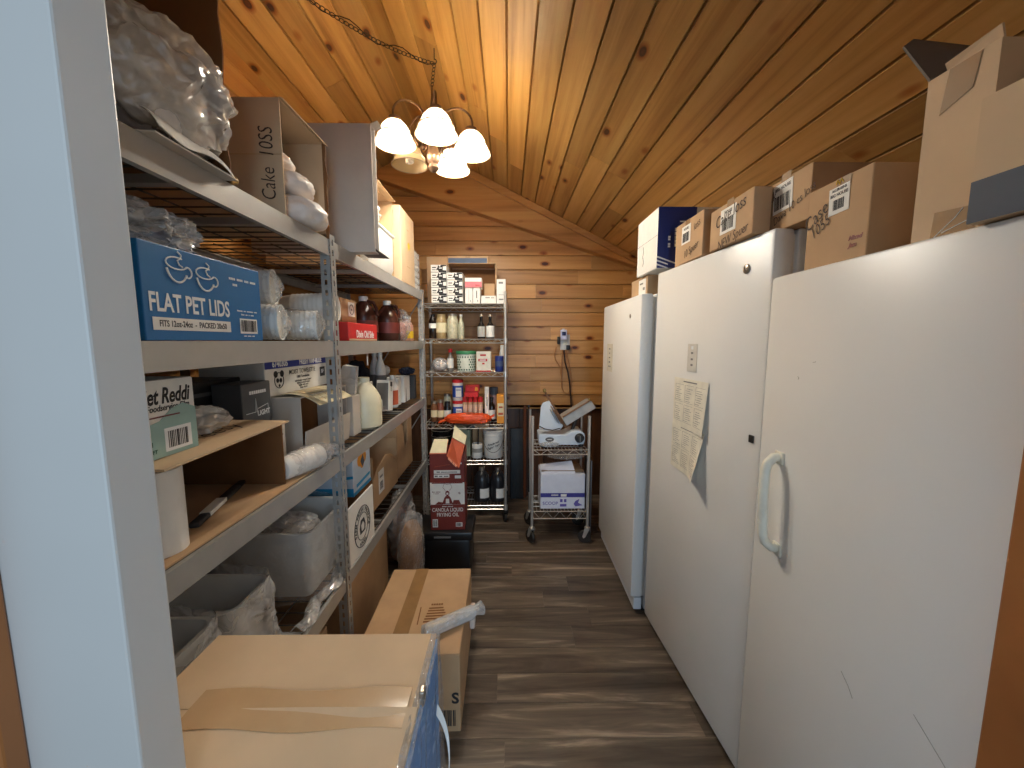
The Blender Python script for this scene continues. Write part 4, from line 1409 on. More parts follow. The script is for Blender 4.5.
# kraft carton lying on the floor, bubble roll on it, and the tall case in front
e = thing('carton', 'wide flat kraft carton on the floor in the aisle before the black bin', 'box', (-.400, 1.66, 0), R(1))
w, d, h = .205, .285, .335
MB().box(-w, w, -d, d, 0, h, .004).build('body', kraft, e)
MB().box(-w + .002, -.052, -d + .001, d - .001, h + .0005, h + .005, .0015).build('flap', kraft, e)
MB().box(-.047, w - .002, -d + .001, d - .001, h + .0005, h + .005, .0015).build('flap', kraft, e)
tp = MB().box(-.085, -.02, -d - .001, d + .001, h + .0052, h + .0060)
tp.build('tape', tape_m, e)
fr = frame((.085, -.06, h + .0056), (1, .05, 0), (-.05, 1, 0))
m = MB()
for k in range(6):
    m.rect(fr, -.06 + k * .003, .05 - k * .006, -.05 + k * .017, -.041 + k * .017)
m.rect(fr, -.085, -.08, -.06, .05).text('~XXXXX', .022, shift(fr, -.01, .064), bold=.0006)
m.build('print', kraft_d, e)
fr = frame((0, -d - .0006, h / 2), (1, 0, 0), (0, 0, 1))
MB().text('S', .065, shift(fr, .185, -.02), bold=.002).build('lettering', charcoal, e)
MB().barcode(fr, .10, .19, -.14, -.07, 12, 3).build('barcode', charcoal, e)
MB().box(w + .001, w + .028, .14, .21, .10, .20, .008).build('corner_pad', bagwhite, e, smooth=40)
a, b = Vector((-.345, 1.452, .372)), Vector((-.115, 1.60, .372))
dd = (b - a).normalized()
e = thing('film_roll', 'clear wrapped roll lying across the wide flat kraft carton', 'roll', (a.x, a.y, .342))
T = Matrix.Translation((0, 0, .030)) @ dd.to_track_quat('Z', 'Y').to_matrix().to_4x4()
L = (b - a).length
MB().lathe([(.012, 0), (.024, .004), (.026, .02), (.026, L * .55), (.0275, L * .56), (.0275, L * .8), (.024, L * .84), (.012, L * .86)], 20, T).build('cups', glassy('clear cups', (236, 232, 226), .5), e, smooth=40)
mm = MB().lathe([(.008, -.01), (.027, .0), (.029, .03), (.0285, L * .5), (.030, L * .8), (.020, L * .87), (.026, L * .93), (.031, L * .99), (.012, L * 1.0)], 20, T)
for v in mm.bm.verts:
    v.co += Vector((noise.noise(v.co * 60), noise.noise(v.co * 60 + Vector((5, 0, 0))), noise.noise(v.co * 60 + Vector((9, 0, 0))))) * .003
    v.co.z = max(v.co.z, .001)
mm.build('film', film_b, e, smooth=70)

e = thing('shipping_case', 'tall kraft topped case with blue film wrapped side standing closest to the doorway', 'box', (-.392, .6385, 0))
w, d, h = .237, .1385, .915
MB().box(-w, w - .003, -d, d, 0, h, .003).build('body', kraft_l, e)
MB().box(w - .003, w, -d + .002, d - .002, .003, h - .006, .001).build('blue_side', case_blue, e)
MB().sheet(lambda u, v: (-w + .001 + (2 * w - .003) * u, -d + .001 + (.099 + .002 * math.sin(u * 3)) * v, h + .003 + .004 * v * v + .003 * math.sin(u * 2.2) * v), 12, 6, .003).build('flap', kraft_l, e, smooth=50)
MB().sheet(lambda u, v: (-w + .001 + (2 * w - .003) * u, d - .001 - .172 * v, h + .003 + .0035 * v * v * (1 - u * .5)), 12, 6, .003).build('flap', kraft_l, e, smooth=50)
MB().sheet(lambda u, v: (-w + .08 + (2 * w - .10) * u, -.074 + .075 * v + .004 * math.sin(u * 9), h + .0105 - .004 * abs(v - .5)), 20, 4, .0006).build('tape', plain('clear parcel tape', (196, 160, 118), .22, 0, .04), e, smooth=50)
MB().sheet(lambda u, v: (w + .004 + .005 * abs(math.sin(u * 19 + v * 4)) + .004 * noise.noise(Vector((u * 7, v * 9, 2))), -d - .004 + (2 * d + .008) * u, h + .008 - (h - .05) * v), 44, 40, .0008).build('film', film_wrap, e, smooth=60)
m = MB().sheet(lambda u, v: (w - .012 + .018 * u, -d + 2 * d * v, h + .0085 + .004 * noise.noise(Vector((u * 6, v * 22, 1))) - .008 * u * u), 8, 40, .0008)
m.build('film_edge', film, e, smooth=60)
m = MB().sheet(lambda u, v: (w + .012 + .030 * math.sin(u * 2.2), .05 + .012 * v - .10 * u * u, h - .10 - .115 * u + .012 * v), 14, 2, .0012)
m.build('strap_end', white_pl, e, smooth=60)
m = MB().sheet(lambda u, v: (w + .012 + .026 * math.sin(u * 3.0), -.015 + .05 * u, h - .28 + .13 * u - .10 * u * u + .014 * v), 14, 2, .0012)
m.build('strap_end', white_pl, e, smooth=60)
MB().box(-.006, .004, -.008, .010, 0, .03, .003, Matrix.Translation((w + .001, -.01, h - .012))).build('staple', nickel, e)


# ------------------------------------------------------------------ chrome wire rack at the end wall
def wire_deck(m, x0, x1, y0, y1, z, step=.028, drop=.032, r=.0022):
    """wire shelf: close wires front to back, double edge rods joined by a zigzag wire"""
    for y in (y0, y1):
        m.tube([(x0, y, z), (x1, y, z)], r * 1.5, 6)
        m.tube([(x0, y, z - drop), (x1, y, z - drop)], r * 1.5, 6)
        n = int((x1 - x0) / .05)
        m.tube([(x0 + (x1 - x0) * i / n, y, z - (drop if i % 2 else 0)) for i in range(n + 1)], r, 5)
    for x in (x0, x1):
        m.tube([(x, y0, z), (x, y1, z)], r * 1.5, 6)
        m.tube([(x, y0, z - drop), (x, y1, z - drop)], r * 1.5, 6)
    n = int((x1 - x0) / step)
    for i in range(1, n):
        x = x0 + (x1 - x0) * i / n
        m.tube([(x, y0, z + r), (x, y1, z + r)], r * .8, 4)
    for q in (.33, .67):
        m.tube([(x0, y0 + (y1 - y0) * q, z - r), (x1, y0 + (y1 - y0) * q, z - r)], r * 1.2, 5)


def caster(e, x, y, r, mat, rz=0.0, fork=None):
    T = Matrix.Translation((x, y, 0)) @ Matrix.Rotation(rz, 4, 'Z')
    m = MB()
    m.lathe([(.016, r * 2 + .012), (.022, r * 2 + .016), (.022, r * 2 + .026), (.010, r * 2 + .032)], 14, T)
    for sx in (-1, 1):
        m.prism([T @ Vector((sx * .016, a, b)) for a, b in ((-.018, r * 2 + .014), (.018, r * 2 + .014), (.034, r + .004), (.026, r - .008), (.012, r))], T.to_3x3() @ Vector((sx * .003, 0, 0)))
    m.box(-.018, .018, -.018, .020, r * 2 + .010, r * 2 + .015, 0, T)
    f = m.build('caster', fork or chrome, e, smooth=30)
    W = T @ Matrix.Translation((-.011, .018, r)) @ Matrix.Rotation(R(90), 4, 'Y')
    MB().lathe([(r * .5, 0), (r * .94, 0), (r, .004), (r, .018), (r * .94, .022), (r * .5, .022)], 22, W).build('wheel', mat, f, smooth=30)


WX0, WX1, WY0, WY1 = -.715, -.022, 3.172, 3.60
WL = (.155, .553, .862, 1.300, 1.575, 1.860)
e = thing('wire_rack', 'tall chrome wire shelving rack on casters in the corner of the end wall', 'shelving', (0, 0, 0))
e.location = ((WX0 + WX1) / 2, (WY0 + WY1) / 2, 0)
ox, oy = e.location.x, e.location.y
for x in (WX0, WX1):
    for y in (WY0, WY1):
        m = MB().tube([(x - ox, y - oy, .125), (x - ox, y - oy, 1.93)], .0125, 12)
        for k in range(1, 70):
            z = .13 + k * .0254
            m.tube([(x - ox, y - oy, z), (x - ox, y - oy, z + .002)], .0129, 10)
        m.lathe([(.013, 1.93), (.0135, 1.945), (.009, 1.952)], 12, Matrix.Translation((x - ox, y - oy, 0)))
        m.build('post', chrome, e, smooth=30)
        caster(e, x - ox, y - oy, .042, steel_d, R(20), steel_d)
for z in WL:
    m = MB()
    wire_deck(m, WX0 - ox + .014, WX1 - ox - .014, WY0 - oy, WY1 - oy, z - .006)
    for x in (WX0, WX1):
        for y in (WY0, WY1):
            m.lathe([(.0175, z - .042), (.019, z - .04), (.017, z + .002), (.013, z + .003)], 12, Matrix.Translation((x - ox, y - oy, 0)))
    m.build('wire_shelf', chrome, e, smooth=30)
ZW = [z - .001 for z in WL]

# its top shelf
z = ZW[5]
rows = (('bottom', 'second from the bottom', 'third from the bottom', 'fourth from the bottom', 'topmost'), ('bottom', 'second from the bottom', 'third from the bottom', 'topmost'))
first = None
for c, names in enumerate(rows):
    for k, nm in enumerate(names):
        lab = 'black and white box, %s in the %s column on wire rack' % (nm, ('left', 'right')[c])
        loc = (-.556 + c * .129, 3.255, z + k * .0605)
        if first is None:
            first, D = carton('tea_box', lab, 'box', -.062, .062, -.08, .08, 0, .0595, white_p, group='black and white boxes on the wire rack', bev=.001)
            first.location = loc
            fr = face('-y', D)
            m = MB().poly(fr, [(-.022, -.014), (-.008, .008), (-.002, .028), (.012, .012), (.018, .0285), (.0615, .0285), (.0615, .02), (.034, .016), (.034, -.012), (.0615, -.014), (.0615, -.028), (.004, -.028), (-.006, -.010)])
            m.rect(fr, -.062, .062, -.0297, -.026).rect(fr, -.052, -.02, .004, .012).rect(fr, -.052, -.024, -.012, -.007)
            pr_ = m.build('print', black_ink, first)
            MB().text('~XXX', .016, shift(fr, .016, .004, .0006), bold=.0007).build('lettering', white_ink, pr_)
        else:
            r_ = first.copy()
            COL.objects.link(r_)
            r_.location = loc
            r_['label'] = lab
            for ch_ in list(first.children):
                c_ = ch_.copy()
                COL.objects.link(c_)
                c_.parent = r_
                for g_ in ch_.children:
                    d_ = g_.copy()
                    COL.objects.link(d_)
                    d_.parent = c_
e, D = carton('carton', 'tall narrow kraft carton behind the black and white boxes on the wire rack', 'box', -.70, -.52, 3.42, 3.56, z, 2.275, kraft)
e, D = carton('open_carton', 'kraft carton open toward the room on the wire rack top, dark inside', 'box', -.505, -.105, 3.345, 3.56, z, 2.208, kraft, '-y')
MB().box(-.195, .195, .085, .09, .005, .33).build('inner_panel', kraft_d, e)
MB().slab((.2, -.1075, .335), (.2, -.1075, .12), (.214, -.13, .15), (.214, -.13, .325), .003).build('side_flap', kraft, e)
e, D = carton('carton', 'flat kraft box with a slate blue front lying on the open kraft carton', 'box', -.51, -.165, 3.36, 3.56, 2.2085, 2.27, kraft)
MB().rect(face('-y', D), -.168, .160, -.029, .012).build('blue_front', plain('slate blue', (70, 92, 122), .6), e)
MB().text('~Xxxxxx', .014, shift(face('-y', D), 0, .021), bold=.0003).build('print', kraft_d, e)
e, D = carton('carton', 'white narrow box at the left under the pink and white box', 'box', -.348, -.288, 3.20, 3.33, z, z + .125, white_p)
MB().rect(face('-y', D), -.002, .0, -.05, .05).rect(face('-y', D), .012, .016, -.05, -.035).build('print', grey_ink, e)
e, D = carton('carton', 'white narrow box at the right under the pink and white box', 'box', -.284, -.226, 3.20, 3.33, z, z + .125, white_p)
MB().rect(face('-y', D), -.004, .004, -.02, .04).rect(face('-y', D), .006, .012, -.05, -.035).build('print', grey_ink, e)
e, D = carton('carton', 'pink and white box lying on two white narrow boxes on the wire rack', 'box', -.348, -.212, 3.19, 3.33, z + .1255, z + .203, white_p)
MB().rect(face('-y', D), -.068, .068, -.038, .008).build('pink_band', pink_c, e)
MB().text('~Xxxx', .018, shift(face('-y', D), .035, -.02, .0006), bold=.0005).build('print', red_ink, e)
e, D = carton('carton', 'flat white box in front of the small kraft box on the wire rack top', 'box', -.218, -.096, 3.20, 3.31, z, z + .062, white_p)
MB().text('~XXXX xxx', .018, shift(face('-y', D), .01, .015), bold=.0003).build('print', grey_ink, e)
e, D = carton('carton', 'small kraft box behind the flat white box on the wire rack top', 'box', -.20, -.112, 3.313, 3.34, z, z + .175, kraft)
e, D = carton('carton', 'tall white slim box at the right end of the wire rack top shelf', 'box', -.092, -.018, 3.20, 3.32, z, z + .195, white_p)
MB().rect(face('-y', D), -.02, .015, .06, .075).rect(face('-y', D), -.02, .02, -.03, -.027).rect(face('-y', D), -.018, .018, -.07, -.06).build('print', grey_ink, e)

# its second shelf: bottles and jars
z = ZW[4]
bottle('bottle', 'black bottle with two white labels at the left end of the wire rack bottle shelf', 'bottle', -.625, 3.25, z, botprof(.034, .19, .5, .75), dark_bot, (.018, .18, .20), (.085, .125, white_p), cap_mat=black_pl)
bottle('jar', 'jar of tan dry goods with a cream label on the wire rack bottle shelf', 'jar', -.555, 3.25, z, jarprof(.044, .185), tan_glass, (.037, .184, .20), (.05, .13, cream_p), cap_mat=tan_glass)
bottle('jar', 'wide glass jar of pale crystals in the middle of the wire rack bottle shelf', 'jar', -.462, 3.25, z, jarprof(.046, .188), pale_glass, (.040, .187, .203), None, cap_mat=nickel)
bottle('bottle', 'slim pale glass bottle right of the wide glass jar on the wire rack', 'bottle', -.392, 3.26, z, botprof(.026, .19, .45, .6), pale_glass, (.013, .185, .20), None, cap_mat=white_pl)
g = 'dark bottles with white labels'
bottle('bottle', 'dark bottle with a grey white label, left of the pair on the wire rack', 'bottle', -.222, 3.25, z, botprof(.032, .185, .38, .52), dark_bot, (.015, .18, .20), (.015, .10, plain('grey label', (178, 176, 170), .6)), g, cap_mat=nickel)
bottle('bottle', 'dark bottle with a white label, right of the pair on the wire rack', 'bottle', -.148, 3.25, z, botprof(.034, .185, .38, .52), dark_bot, (.016, .18, .20), (.012, .105, white_p), g, cap_mat=nickel)

# its third shelf
z = ZW[3]
bag('plastic_bag', 'clear bag of pale goods at the left of the wire rack tub shelf', (-.575, 3.27, z + .06), (.075, .08, .06), film_b, 81, .22, 5, z, fill=(bagwhite, .75))
e = bottle('dropper_bottle', 'small bottle with a red cap and white label beside the green lidded tub', 'bottle', -.485, 3.25, z, botprof(.026, .165, .4, .62), plain('grey bottle', (120, 116, 110), .3), (.017, .16, .19), (.03, .11, white_p), cap_mat=red_c)
e = thing('lidded_tub', 'round tub with dark green pattern and green lid on the wire rack', 'tub', (-.352, 3.26, z))
MB().lathe([(.070, 0), (.074, .004), (.081, .150), (.081, .152)], 30).build('body', plain('pale tub', (224, 226, 210), .45), e, smooth=40)
MB().lathe([(.086, .146), (.087, .150), (.087, .166), (.083, .172), (.02, .173)], 30).build('lid', green_l, e, smooth=40)
m = MB()
for i in range(22):
    for j in range(6):
        a = 2 * math.pi * (i + .5 * (j % 2)) / 22
        if j in (1, 2, 3, 4) and -2.05 < ((a + math.pi) % (2 * math.pi)) - math.pi < -1.25 and abs(j - 2.5) < 2:
            continue
        zz = .018 + j * .021
        rr = .0742 + .0067 * zz / .146
        fr = frame((rr * math.cos(a), rr * math.sin(a), zz), (-math.sin(a), math.cos(a), 0), (0, 0, 1))
        m.poly(fr, [(-.0078, 0), (0, -.0085), (.0078, 0), (0, .0085)], .0012)
m.build('pattern', dgreen, e)
e, D = carton('carton', 'white box with red printing between the green lidded tub and navy can', 'box', -.262, -.142, 3.19, 3.28, z, z + .168, plain('off white carton', (226, 220, 204), .55))
fr = face('-y', D)
MB().rect(fr, -.028, .020, .048, .062).rect(fr, -.044, .030, .004, .024).rect(fr, -.012, .008, -.022, -.008).rect(fr, -.06, .06, -.083, -.072).build('red_print', red_ink, e)
MB().text('~XXXXXX', .017, shift(fr, -.007, .014, .0006), bold=.0004).build('print', white_ink, e)
bottle('can', 'navy can with a pale label at the right of the wire rack tub shelf', 'can', -.072, 3.23, z, [(.034, 0), (.036, .003), (.036, .128), (.034, .131)], navy, None, (.045, .09, plain('navy label', (70, 84, 120), .5)))
bottle('bottle', 'small white bottle behind the navy can on the wire rack', 'bottle', -.048, 3.33, z, botprof(.026, .20, .6, .75), white_pl, (.018, .195, .22), None, cap_mat=white_pl)

# its fourth shelf
z = ZW[2]
g = 'wipes canisters with red lids'
for k, lab in enumerate(('lower of two stacked white and blue wipes canisters with red lid', 'upper of two stacked white and blue wipes canisters with red lid')):
    e = bottle('wipes_canister', lab, 'canister', -.435, 3.315, z + k * .182, [(.044, 0), (.046, .003), (.046, .155), (.044, .157)], white_pl, (.048, .155, .180), (.03, .13, blue_l), g, 'lid', cap_mat=red_c)
    MB().rect(frame((0, -.0475, .08), (1, 0, 0), (0, 0, 1)), -.012, .036, -.045, .035).build('label_front', white_p, e)
    MB().text('~XXXXX', .016, frame((.012, -.0485, .095), (1, 0, 0), (0, 0, 1)), bold=.0004).build('print', blue_ink, e)
g = 'jars at the left of the wire rack'
for k, (x, y, h, mt_, lab) in enumerate(((-.64, 3.30, .16, spice, 'slim jar at the far left of the wire rack, beside the steel rack post'), (-.585, 3.295, .17, plain('rust jar', (132, 70, 50), .3, 0, .2, 50), 'rust coloured jar with a cream band left of the orange bag'), (-.525, 3.295, .155, dark_bot, 'dark jar with a white label just left of the orange bag'))):
    bottle('jar', lab, 'jar', x, y, z, jarprof(.030, h), mt_, (.026, h - .004, h + .018), (.04, .10, cream_p if k < 2 else white_p), g, cap_mat=nickel if k != 2 else black_pl)
bottle('jar', 'glass jar behind the dark jar on the fourth wire shelf', 'jar', -.54, 3.40, z, jarprof(.036, .21), pale_glass, (.032, .208, .228), None, cap_mat=nickel)
g = 'spice jars with red lids'
names = ('leftmost of four spice jars under the red boxes', 'second from left of four spice jars under the red boxes', 'third from left of four spice jars under the red boxes', 'rightmost of four spice jars under the red boxes')
for k in range(4):
    bottle('spice_jar', names[k], 'jar', -.370 + k * .044, 3.29, z, [(.019, 0), (.020, .003), (.020, .17), (.018, .174)], plain('pale spice', (176, 150, 116), .4, 0, .15, 60), (.0205, .17, .215), (.03, .15, plain('pink label', (206, 176, 158), .5)), g, cap_mat=red_c)
e, D = carton('red_box', 'flat red box lying on top of the spice jars on the wire rack', 'box', -.372, -.255, 3.255, 3.345, z + .216, z + .262, red_c)
e, D = carton('red_box', 'small red box stacked on the flat red box over the spice jars', 'box', -.362, -.245, 3.25, 3.33, z + .2625, z + .318, red_c)
MB().poly(face('-y', D), [(.02, -.02), (.05, -.015), (.045, .012), (.025, .015)]).build('mark', amber, e)
e, D = carton('narrow_box', 'tall slim white box right of the spice jars on the wire rack', 'box', -.200, -.164, 3.27, 3.32, z, z + .30, white_p)
MB().text('~Xxxxxxx', .022, shift(face('-y', D), 0, .03, 0, R(90)), bold=.0003).build('print', grey_ink, e)
bottle('bottle', 'bottle with a slate blue lid behind the dark bottle on the wire rack', 'bottle', -.128, 3.41, z, botprof(.036, .24, .8, .8), plain('pale pink bottle', (178, 140, 136), .4), (.038, .22, .285), None, cap_mat=slate)
bottle('bottle', 'dark brown bottle with a white label left of the amber box', 'bottle', -.142, 3.31, z, botprof(.030, .20, .42, .62), dark_bot, (.016, .19, .212), (.02, .10, white_p), cap_mat=black_pl)
e, D = carton('narrow_box', 'amber and white box at the right end of the fourth wire shelf', 'box', -.095, -.030, 3.20, 3.27, z, z + .245, amber)
MB().rect(face('-y', D), -.026, .026, -.06, .05).build('white_panel', cream_p, e)
MB().rect(shift(face('-y', D), 0, 0, .0006), -.016, .016, .01, .024).rect(shift(face('-y', D), 0, 0, .0006), -.02, .02, -.05, -.03).build('print', rust, e)
e = thing('snack_bag', 'shiny orange bag lying along the front of the fourth wire shelf', 'bag', (-.335, 3.200, z + .001))
m = MB()
m.blob((0, -.01, .045), (.205, .050, .050), .14, 6, 91, 5, .001, .25)
m.build('body', orange_b, e, smooth=60)
MB().sheet(lambda u, v: (-.19 - .055 * u, -.05 + .08 * v, .03 - .018 * u + .008 * math.sin(v * 9)), 5, 10, .002).build('seal', orange_b, e, smooth=60)
MB().sheet(lambda u, v: (.17 + .05 * u, -.05 + .08 * v, .045 + .025 * u + .006 * math.sin(v * 9)), 5, 10, .002).build('seal', orange_b, e, smooth=60)
m = MB()
m.sheet(lambda u, v: (-.03 + .10 * u, -.046 + .02 * v, .078 + .016 * v - .006 * (2 * u - 1) ** 2), 8, 3, .002)
m.build('print', plain('dark orange print', (122, 50, 24), .4), e)

# its fifth shelf
z = ZW[1]
g = 'dark bowls on the wire rack'
for k, lab in enumerate(('lower dark nested bowl behind the steel rack post', 'upper dark nested bowl with a shiny rim')):
    e = thing('bowl', lab, 'bowl', (-.58, 3.30, z + k * .05 + .11), 0, g)
    MB().lathe([(.03, 0), (.05, .004), (.082, .05), (.088, .075), (.085, .075), (.078, .05), (.046, .008), (.01, .006)], 26).build('body', black_pl, e, smooth=True)
    MB().tube([(.0865 * math.cos(t), .0865 * math.sin(t), .076) for t in [q * math.pi / 14 for q in range(28)]], .0022, 5, True).build('rim', chrome, e, smooth=True)
e, D = carton('carton', 'dark box under the nested bowls on the fifth wire shelf', 'box', -.66, -.50, 3.22, 3.38, z, z + .109, charcoal)
e, D = carton('carton', 'greenish white box behind the oil carton on the fifth wire shelf', 'box', -.47, -.33, 3.28, 3.42, z, z + .26, plain('greenish carton', (150, 158, 132), .6))
e, D = carton('carton', 'kraft box behind the brush on the fifth wire shelf', 'box', -.32, -.17, 3.40, 3.54, z, z + .26, kraft)
e = thing('tin', 'small white tin with a grey label holding a brush on the wire rack', 'can', (-.268, 3.26, z))
MB().lathe([(.044, 0), (.045, .002), (.045, .118), (.041, .122), (.041, .11), (.040, .01)], 24).build('body', white_pl, e, smooth=40)
MB().lathe([(.0456, .05), (.0456, .085)], 24, cap0=False, cap1=False).build('label', plain('tin label', (150, 148, 142), .5), e, smooth=True)
e = thing('brush', 'dark brush with a cross handle standing in the small white tin', 'brush', (-.262, 3.26, z + .014))
MB().tube([(0, 0, 0), (.002, 0, .12), (.008, 0, .25)], .006, 8).build('handle', steel_d, e, smooth=True)
MB().box(-.062, .012, -.014, .014, .235, .268, .005, Matrix.Rotation(R(-8), 4, 'Y')).build('head', black_pl, e, smooth=35)
e = thing('bucket', 'round white tub with handwriting and a wire handle on the fifth wire shelf', 'bucket', (-.128, 3.285, z))
MB().lathe([(.078, 0), (.081, .004), (.086, .195), (.091, .198), (.091, .212), (.088, .214), (.092, .222), (.092, .238), (.086, .242), (.084, .20), (.076, .012)], 32).build('body', white_pl, e, smooth=40)
MB().tube([(.093 * math.cos(R(a)), -.008 + .094 * math.sin(R(a)), .21 - .15 * math.sin(R(-a))) for a in range(0, -181, -12)], .0022, 6).build('handle', steel_d, e, smooth=True)
m = MB()
for k, tx in enumerate(('Powdered', 'Sugar mix')):
    for q, chh in enumerate(tx):
        a = R(-90) + (q - len(tx) / 2 + .5) * .145
        rr = .0862
        m.text(chh, .030, frame((rr * math.cos(a), rr * math.sin(a), .135 - k * .03 + (q - 4) * .0045), (-math.sin(a), math.cos(a), 0), (0, 0, 1)), bold=.0002, shear=.3)
m.build('handwriting', black_ink, e)

# its lowest shelf
z = ZW[0]
g = 'dark gallon jugs on the lowest wire shelf'
for k, (x, lab) in enumerate(((-.232, 'left dark gallon jug with a white label on the lowest wire shelf'), (-.092, 'right dark gallon jug with a white label on the lowest wire shelf'))):
    e = bottle('gallon_jug', lab, 'jug', x, 3.29, z, [(.062, 0), (.069, .01), (.069, .185), (.062, .215), (.044, .25), (.024, .268), (.024, .29)], jug_dark, (.026, .272, .30), None, g, handle=([(.02, -.01, .262), (.046, -.03, .245), (.06, -.04, .21), (.062, -.042, .17)], .009, 8), cap_mat=nickel)
    MB().sheet(lambda u, v: (.0702 * math.cos(R(-100 + 75 * u)), .0702 * math.sin(R(-100 + 75 * u)), .04 + .085 * v - .006 * u), 10, 2, .001).build('label', white_p, e, smooth=True)

# dark boards standing between the wire rack and the cart
e = tag(MB().box(-.062, .062, -.012, .012, 0, .70, .004, Matrix.Rotation(R(-3), 4, 'X')).build('board', plain('dark slate board', (50, 52, 54), .5, 0, .06), loc=(.085, 3.665, .004), smooth=30),
        'dark grey board standing against the end wall between wire rack and cart', 'board')
e = tag(MB().lathe([(.014, 0), (.014, .92), (.010, .93)], 14).build('pole', plain('brown wooden pole', (120, 66, 38), .5, 0, .1), loc=(.165, 3.70, .002), smooth=True), 'brown wooden pole standing against the end wall behind the cart', 'pole')

# ------------------------------------------------------------------ wire cart with the slicer
CX0, CX1, CY0, CY1 = .182, .608, 2.82, 3.12
e = thing('wire_cart', 'chrome two-shelf wire cart on casters at the end wall beside the far freezer', 'cart', ((CX0 + CX1) / 2, (CY0 + CY1) / 2, 0))
ox, oy = e.location.x, e.location.y
for x in (CX0, CX1):
    for y in (CY0, CY1):
        MB().tube([(x - ox, y - oy, .13), (x - ox, y - oy, .985)], .0115, 12).lathe([(.012, .985), (.0125, .995), (.006, 1.0)], 10, Matrix.Translation((x - ox, y - oy, 0))).build('post', chrome, e, smooth=30)
        caster(e, x - ox, y - oy, .052, steel_d, R(35 if x == CX0 else 75))
for z in (.745, .262):
    m = MB()
    wire_deck(m, CX0 - ox + .012, CX1 - ox - .012, CY0 - oy, CY1 - oy, z - .006, .026, .036 if z > .5 else .058, .0024)
    m.build('wire_shelf', chrome, e, smooth=30)
hx = CX0 - ox - .012
MB().tube([(hx, CY1 - oy - .02, .30), (hx, CY1 - oy + .02, .98), (hx, CY1 - oy + .01, 1.02), (hx, CY1 - oy - .03, 1.03)], .008, 8).build('push_handle', steel_d, e, smooth=True)

z = .7445
e = thing('meat_slicer', 'white and silver meat slicer with a black dial standing on the wire cart', 'slicer', (.42, 2.955, z))
ox, oy = .42, 2.955
m = MB()
pts = [(.235, .775), (.245, .762), (.575, .745 + .016), (.588, .79), (.588, .845), (.56, .868), (.50, .872), (.44, .838), (.235, .845)]
m.prism([(a - ox, 2.875 - oy, b - z) for a, b in pts], (0, .19, 0))
es = [ed for ed in m.bm.edges]
bmesh.ops.bevel(m.bm, geom=es, offset=.006, segments=2, affect='EDGES')
m.build('base', slicer_w, e, smooth=35)
for fx, fy in ((-.15, -.07), (.14, -.07), (-.15, .09), (.14, .09)):
    MB().lathe([(.016, .0), (.018, .014), (.014, .024)], 12, Matrix.Translation((fx, fy, .0))).build('foot', rubber, e, smooth=True)
F = frame((.545 - ox, 2.874 - oy, .818 - z), (1, 0, 0), (0, 0, 1))
dl = MB().lathe([(.036, 0), (.036, .010), (.030, .016), (.028, .030), (.024, .034)], 26, F).build('dial', black_pl, e, smooth=35)
MB().rect(shift(F, 0, 0, .0342), -.003, .003, -.022, .022, .003).build('pointer', grey_ink, dl)
F = frame((.318 - ox, 2.8745 - oy, .806 - z), (1, 0, 0), (0, 0, 1))
bd = MB().poly(F, [(.034 * math.cos(k * .4488), .018 * math.sin(k * .4488)) for k in range(14)], .0015).build('badge', dgrey, e)
MB().text('~XXXXXX', .011, shift(F, 0, 0, .0017), bold=.0003).build('print', white_ink, bd)
# gauge plate, blade with guard, carriage tray
m = MB()
m.prism([(a - ox, 2.90 - oy, b - z) for a, b in ((.238, .885), (.252, 1.055), (.268, 1.085), (.316, 1.10), (.425, .905), (.40, .875), (.30, .868))], (0, .022, 0))
bmesh.ops.bevel(m.bm, geom=list(m.bm.edges), offset=.003, segments=1, affect='EDGES')
m.build('gauge_plate', slicer_w, e, smooth=35)
B = Matrix.Translation((.355 - ox, 2.985 - oy, .985 - z)) @ Matrix.Rotation(R(59), 4, 'Y')
bl = MB().lathe([(.03, -.012), (.10, -.010), (.112, -.001), (.112, .001), (.10, .006), (.03, .008)], 36, B).build('blade', alu, e, smooth=30)
MB().lathe([(.06, .012), (.118, .010), (.120, .018), (.05, .03)], 36, B, cap0=True).build('blade_guard', plain('bronze guard', (150, 116, 88), .4, .5), bl, smooth=35)
m = MB()
a, b = Vector((.283 - ox, 2.93 - oy, 1.165 - z)), Vector((.452 - ox, 2.93 - oy, .885 - z))
m.tube([a, b], .008, 8)
m.build('guide_bar', plain('bronze bar', (146, 108, 80), .4, .4), e, smooth=True)
MB().lathe([(.010, 0), (.013, .008), (.011, .024), (.004, .030)], 14, Matrix.Translation(a - Vector((.003, 0, .004)))).build('knob', brass, e, smooth=True)
m = MB()
u = Vector((.225, 0, .140)).normalized()
n_ = Vector((-u.z, 0, u.x))
p = Vector((.432 - ox, 2.90 - oy, .935 - z))
m.prism([p - n_ * .035, p + u * .262 - n_ * .035, p + u * .262 + n_ * .026, p + u * .25 + n_ * .035, p + n_ * .035], (0, .15, 0))
bmesh.ops.bevel(m.bm, geom=list(m.bm.edges), offset=.003, segments=1, affect='EDGES')
tr_ = m.build('carriage_tray', plain('brushed tray', (176, 174, 170), .4, .3), e, smooth=30)
MB().tube([p + n_ * .040 + u * .01, p + n_ * .040 + u * .245], .007, 8).build('edge_rail', plain('bronze bar', (146, 108, 80), .4, .4), tr_, smooth=True)
MB().lathe([(.008, 0), (.011, .006), (.009, .018)], 12, Matrix.Translation(p + u * .25 + n_ * .04)).build('knob', brass, tr_, smooth=True)
MB().tube([(.50 - ox, 2.96 - oy, .86 - z), (.535 - ox, 2.96 - oy, .95 - z), (.56 - ox, 2.96 - oy, 1.0 - z)], .014, 10).build('support_arm', steel_d, e, smooth=True)
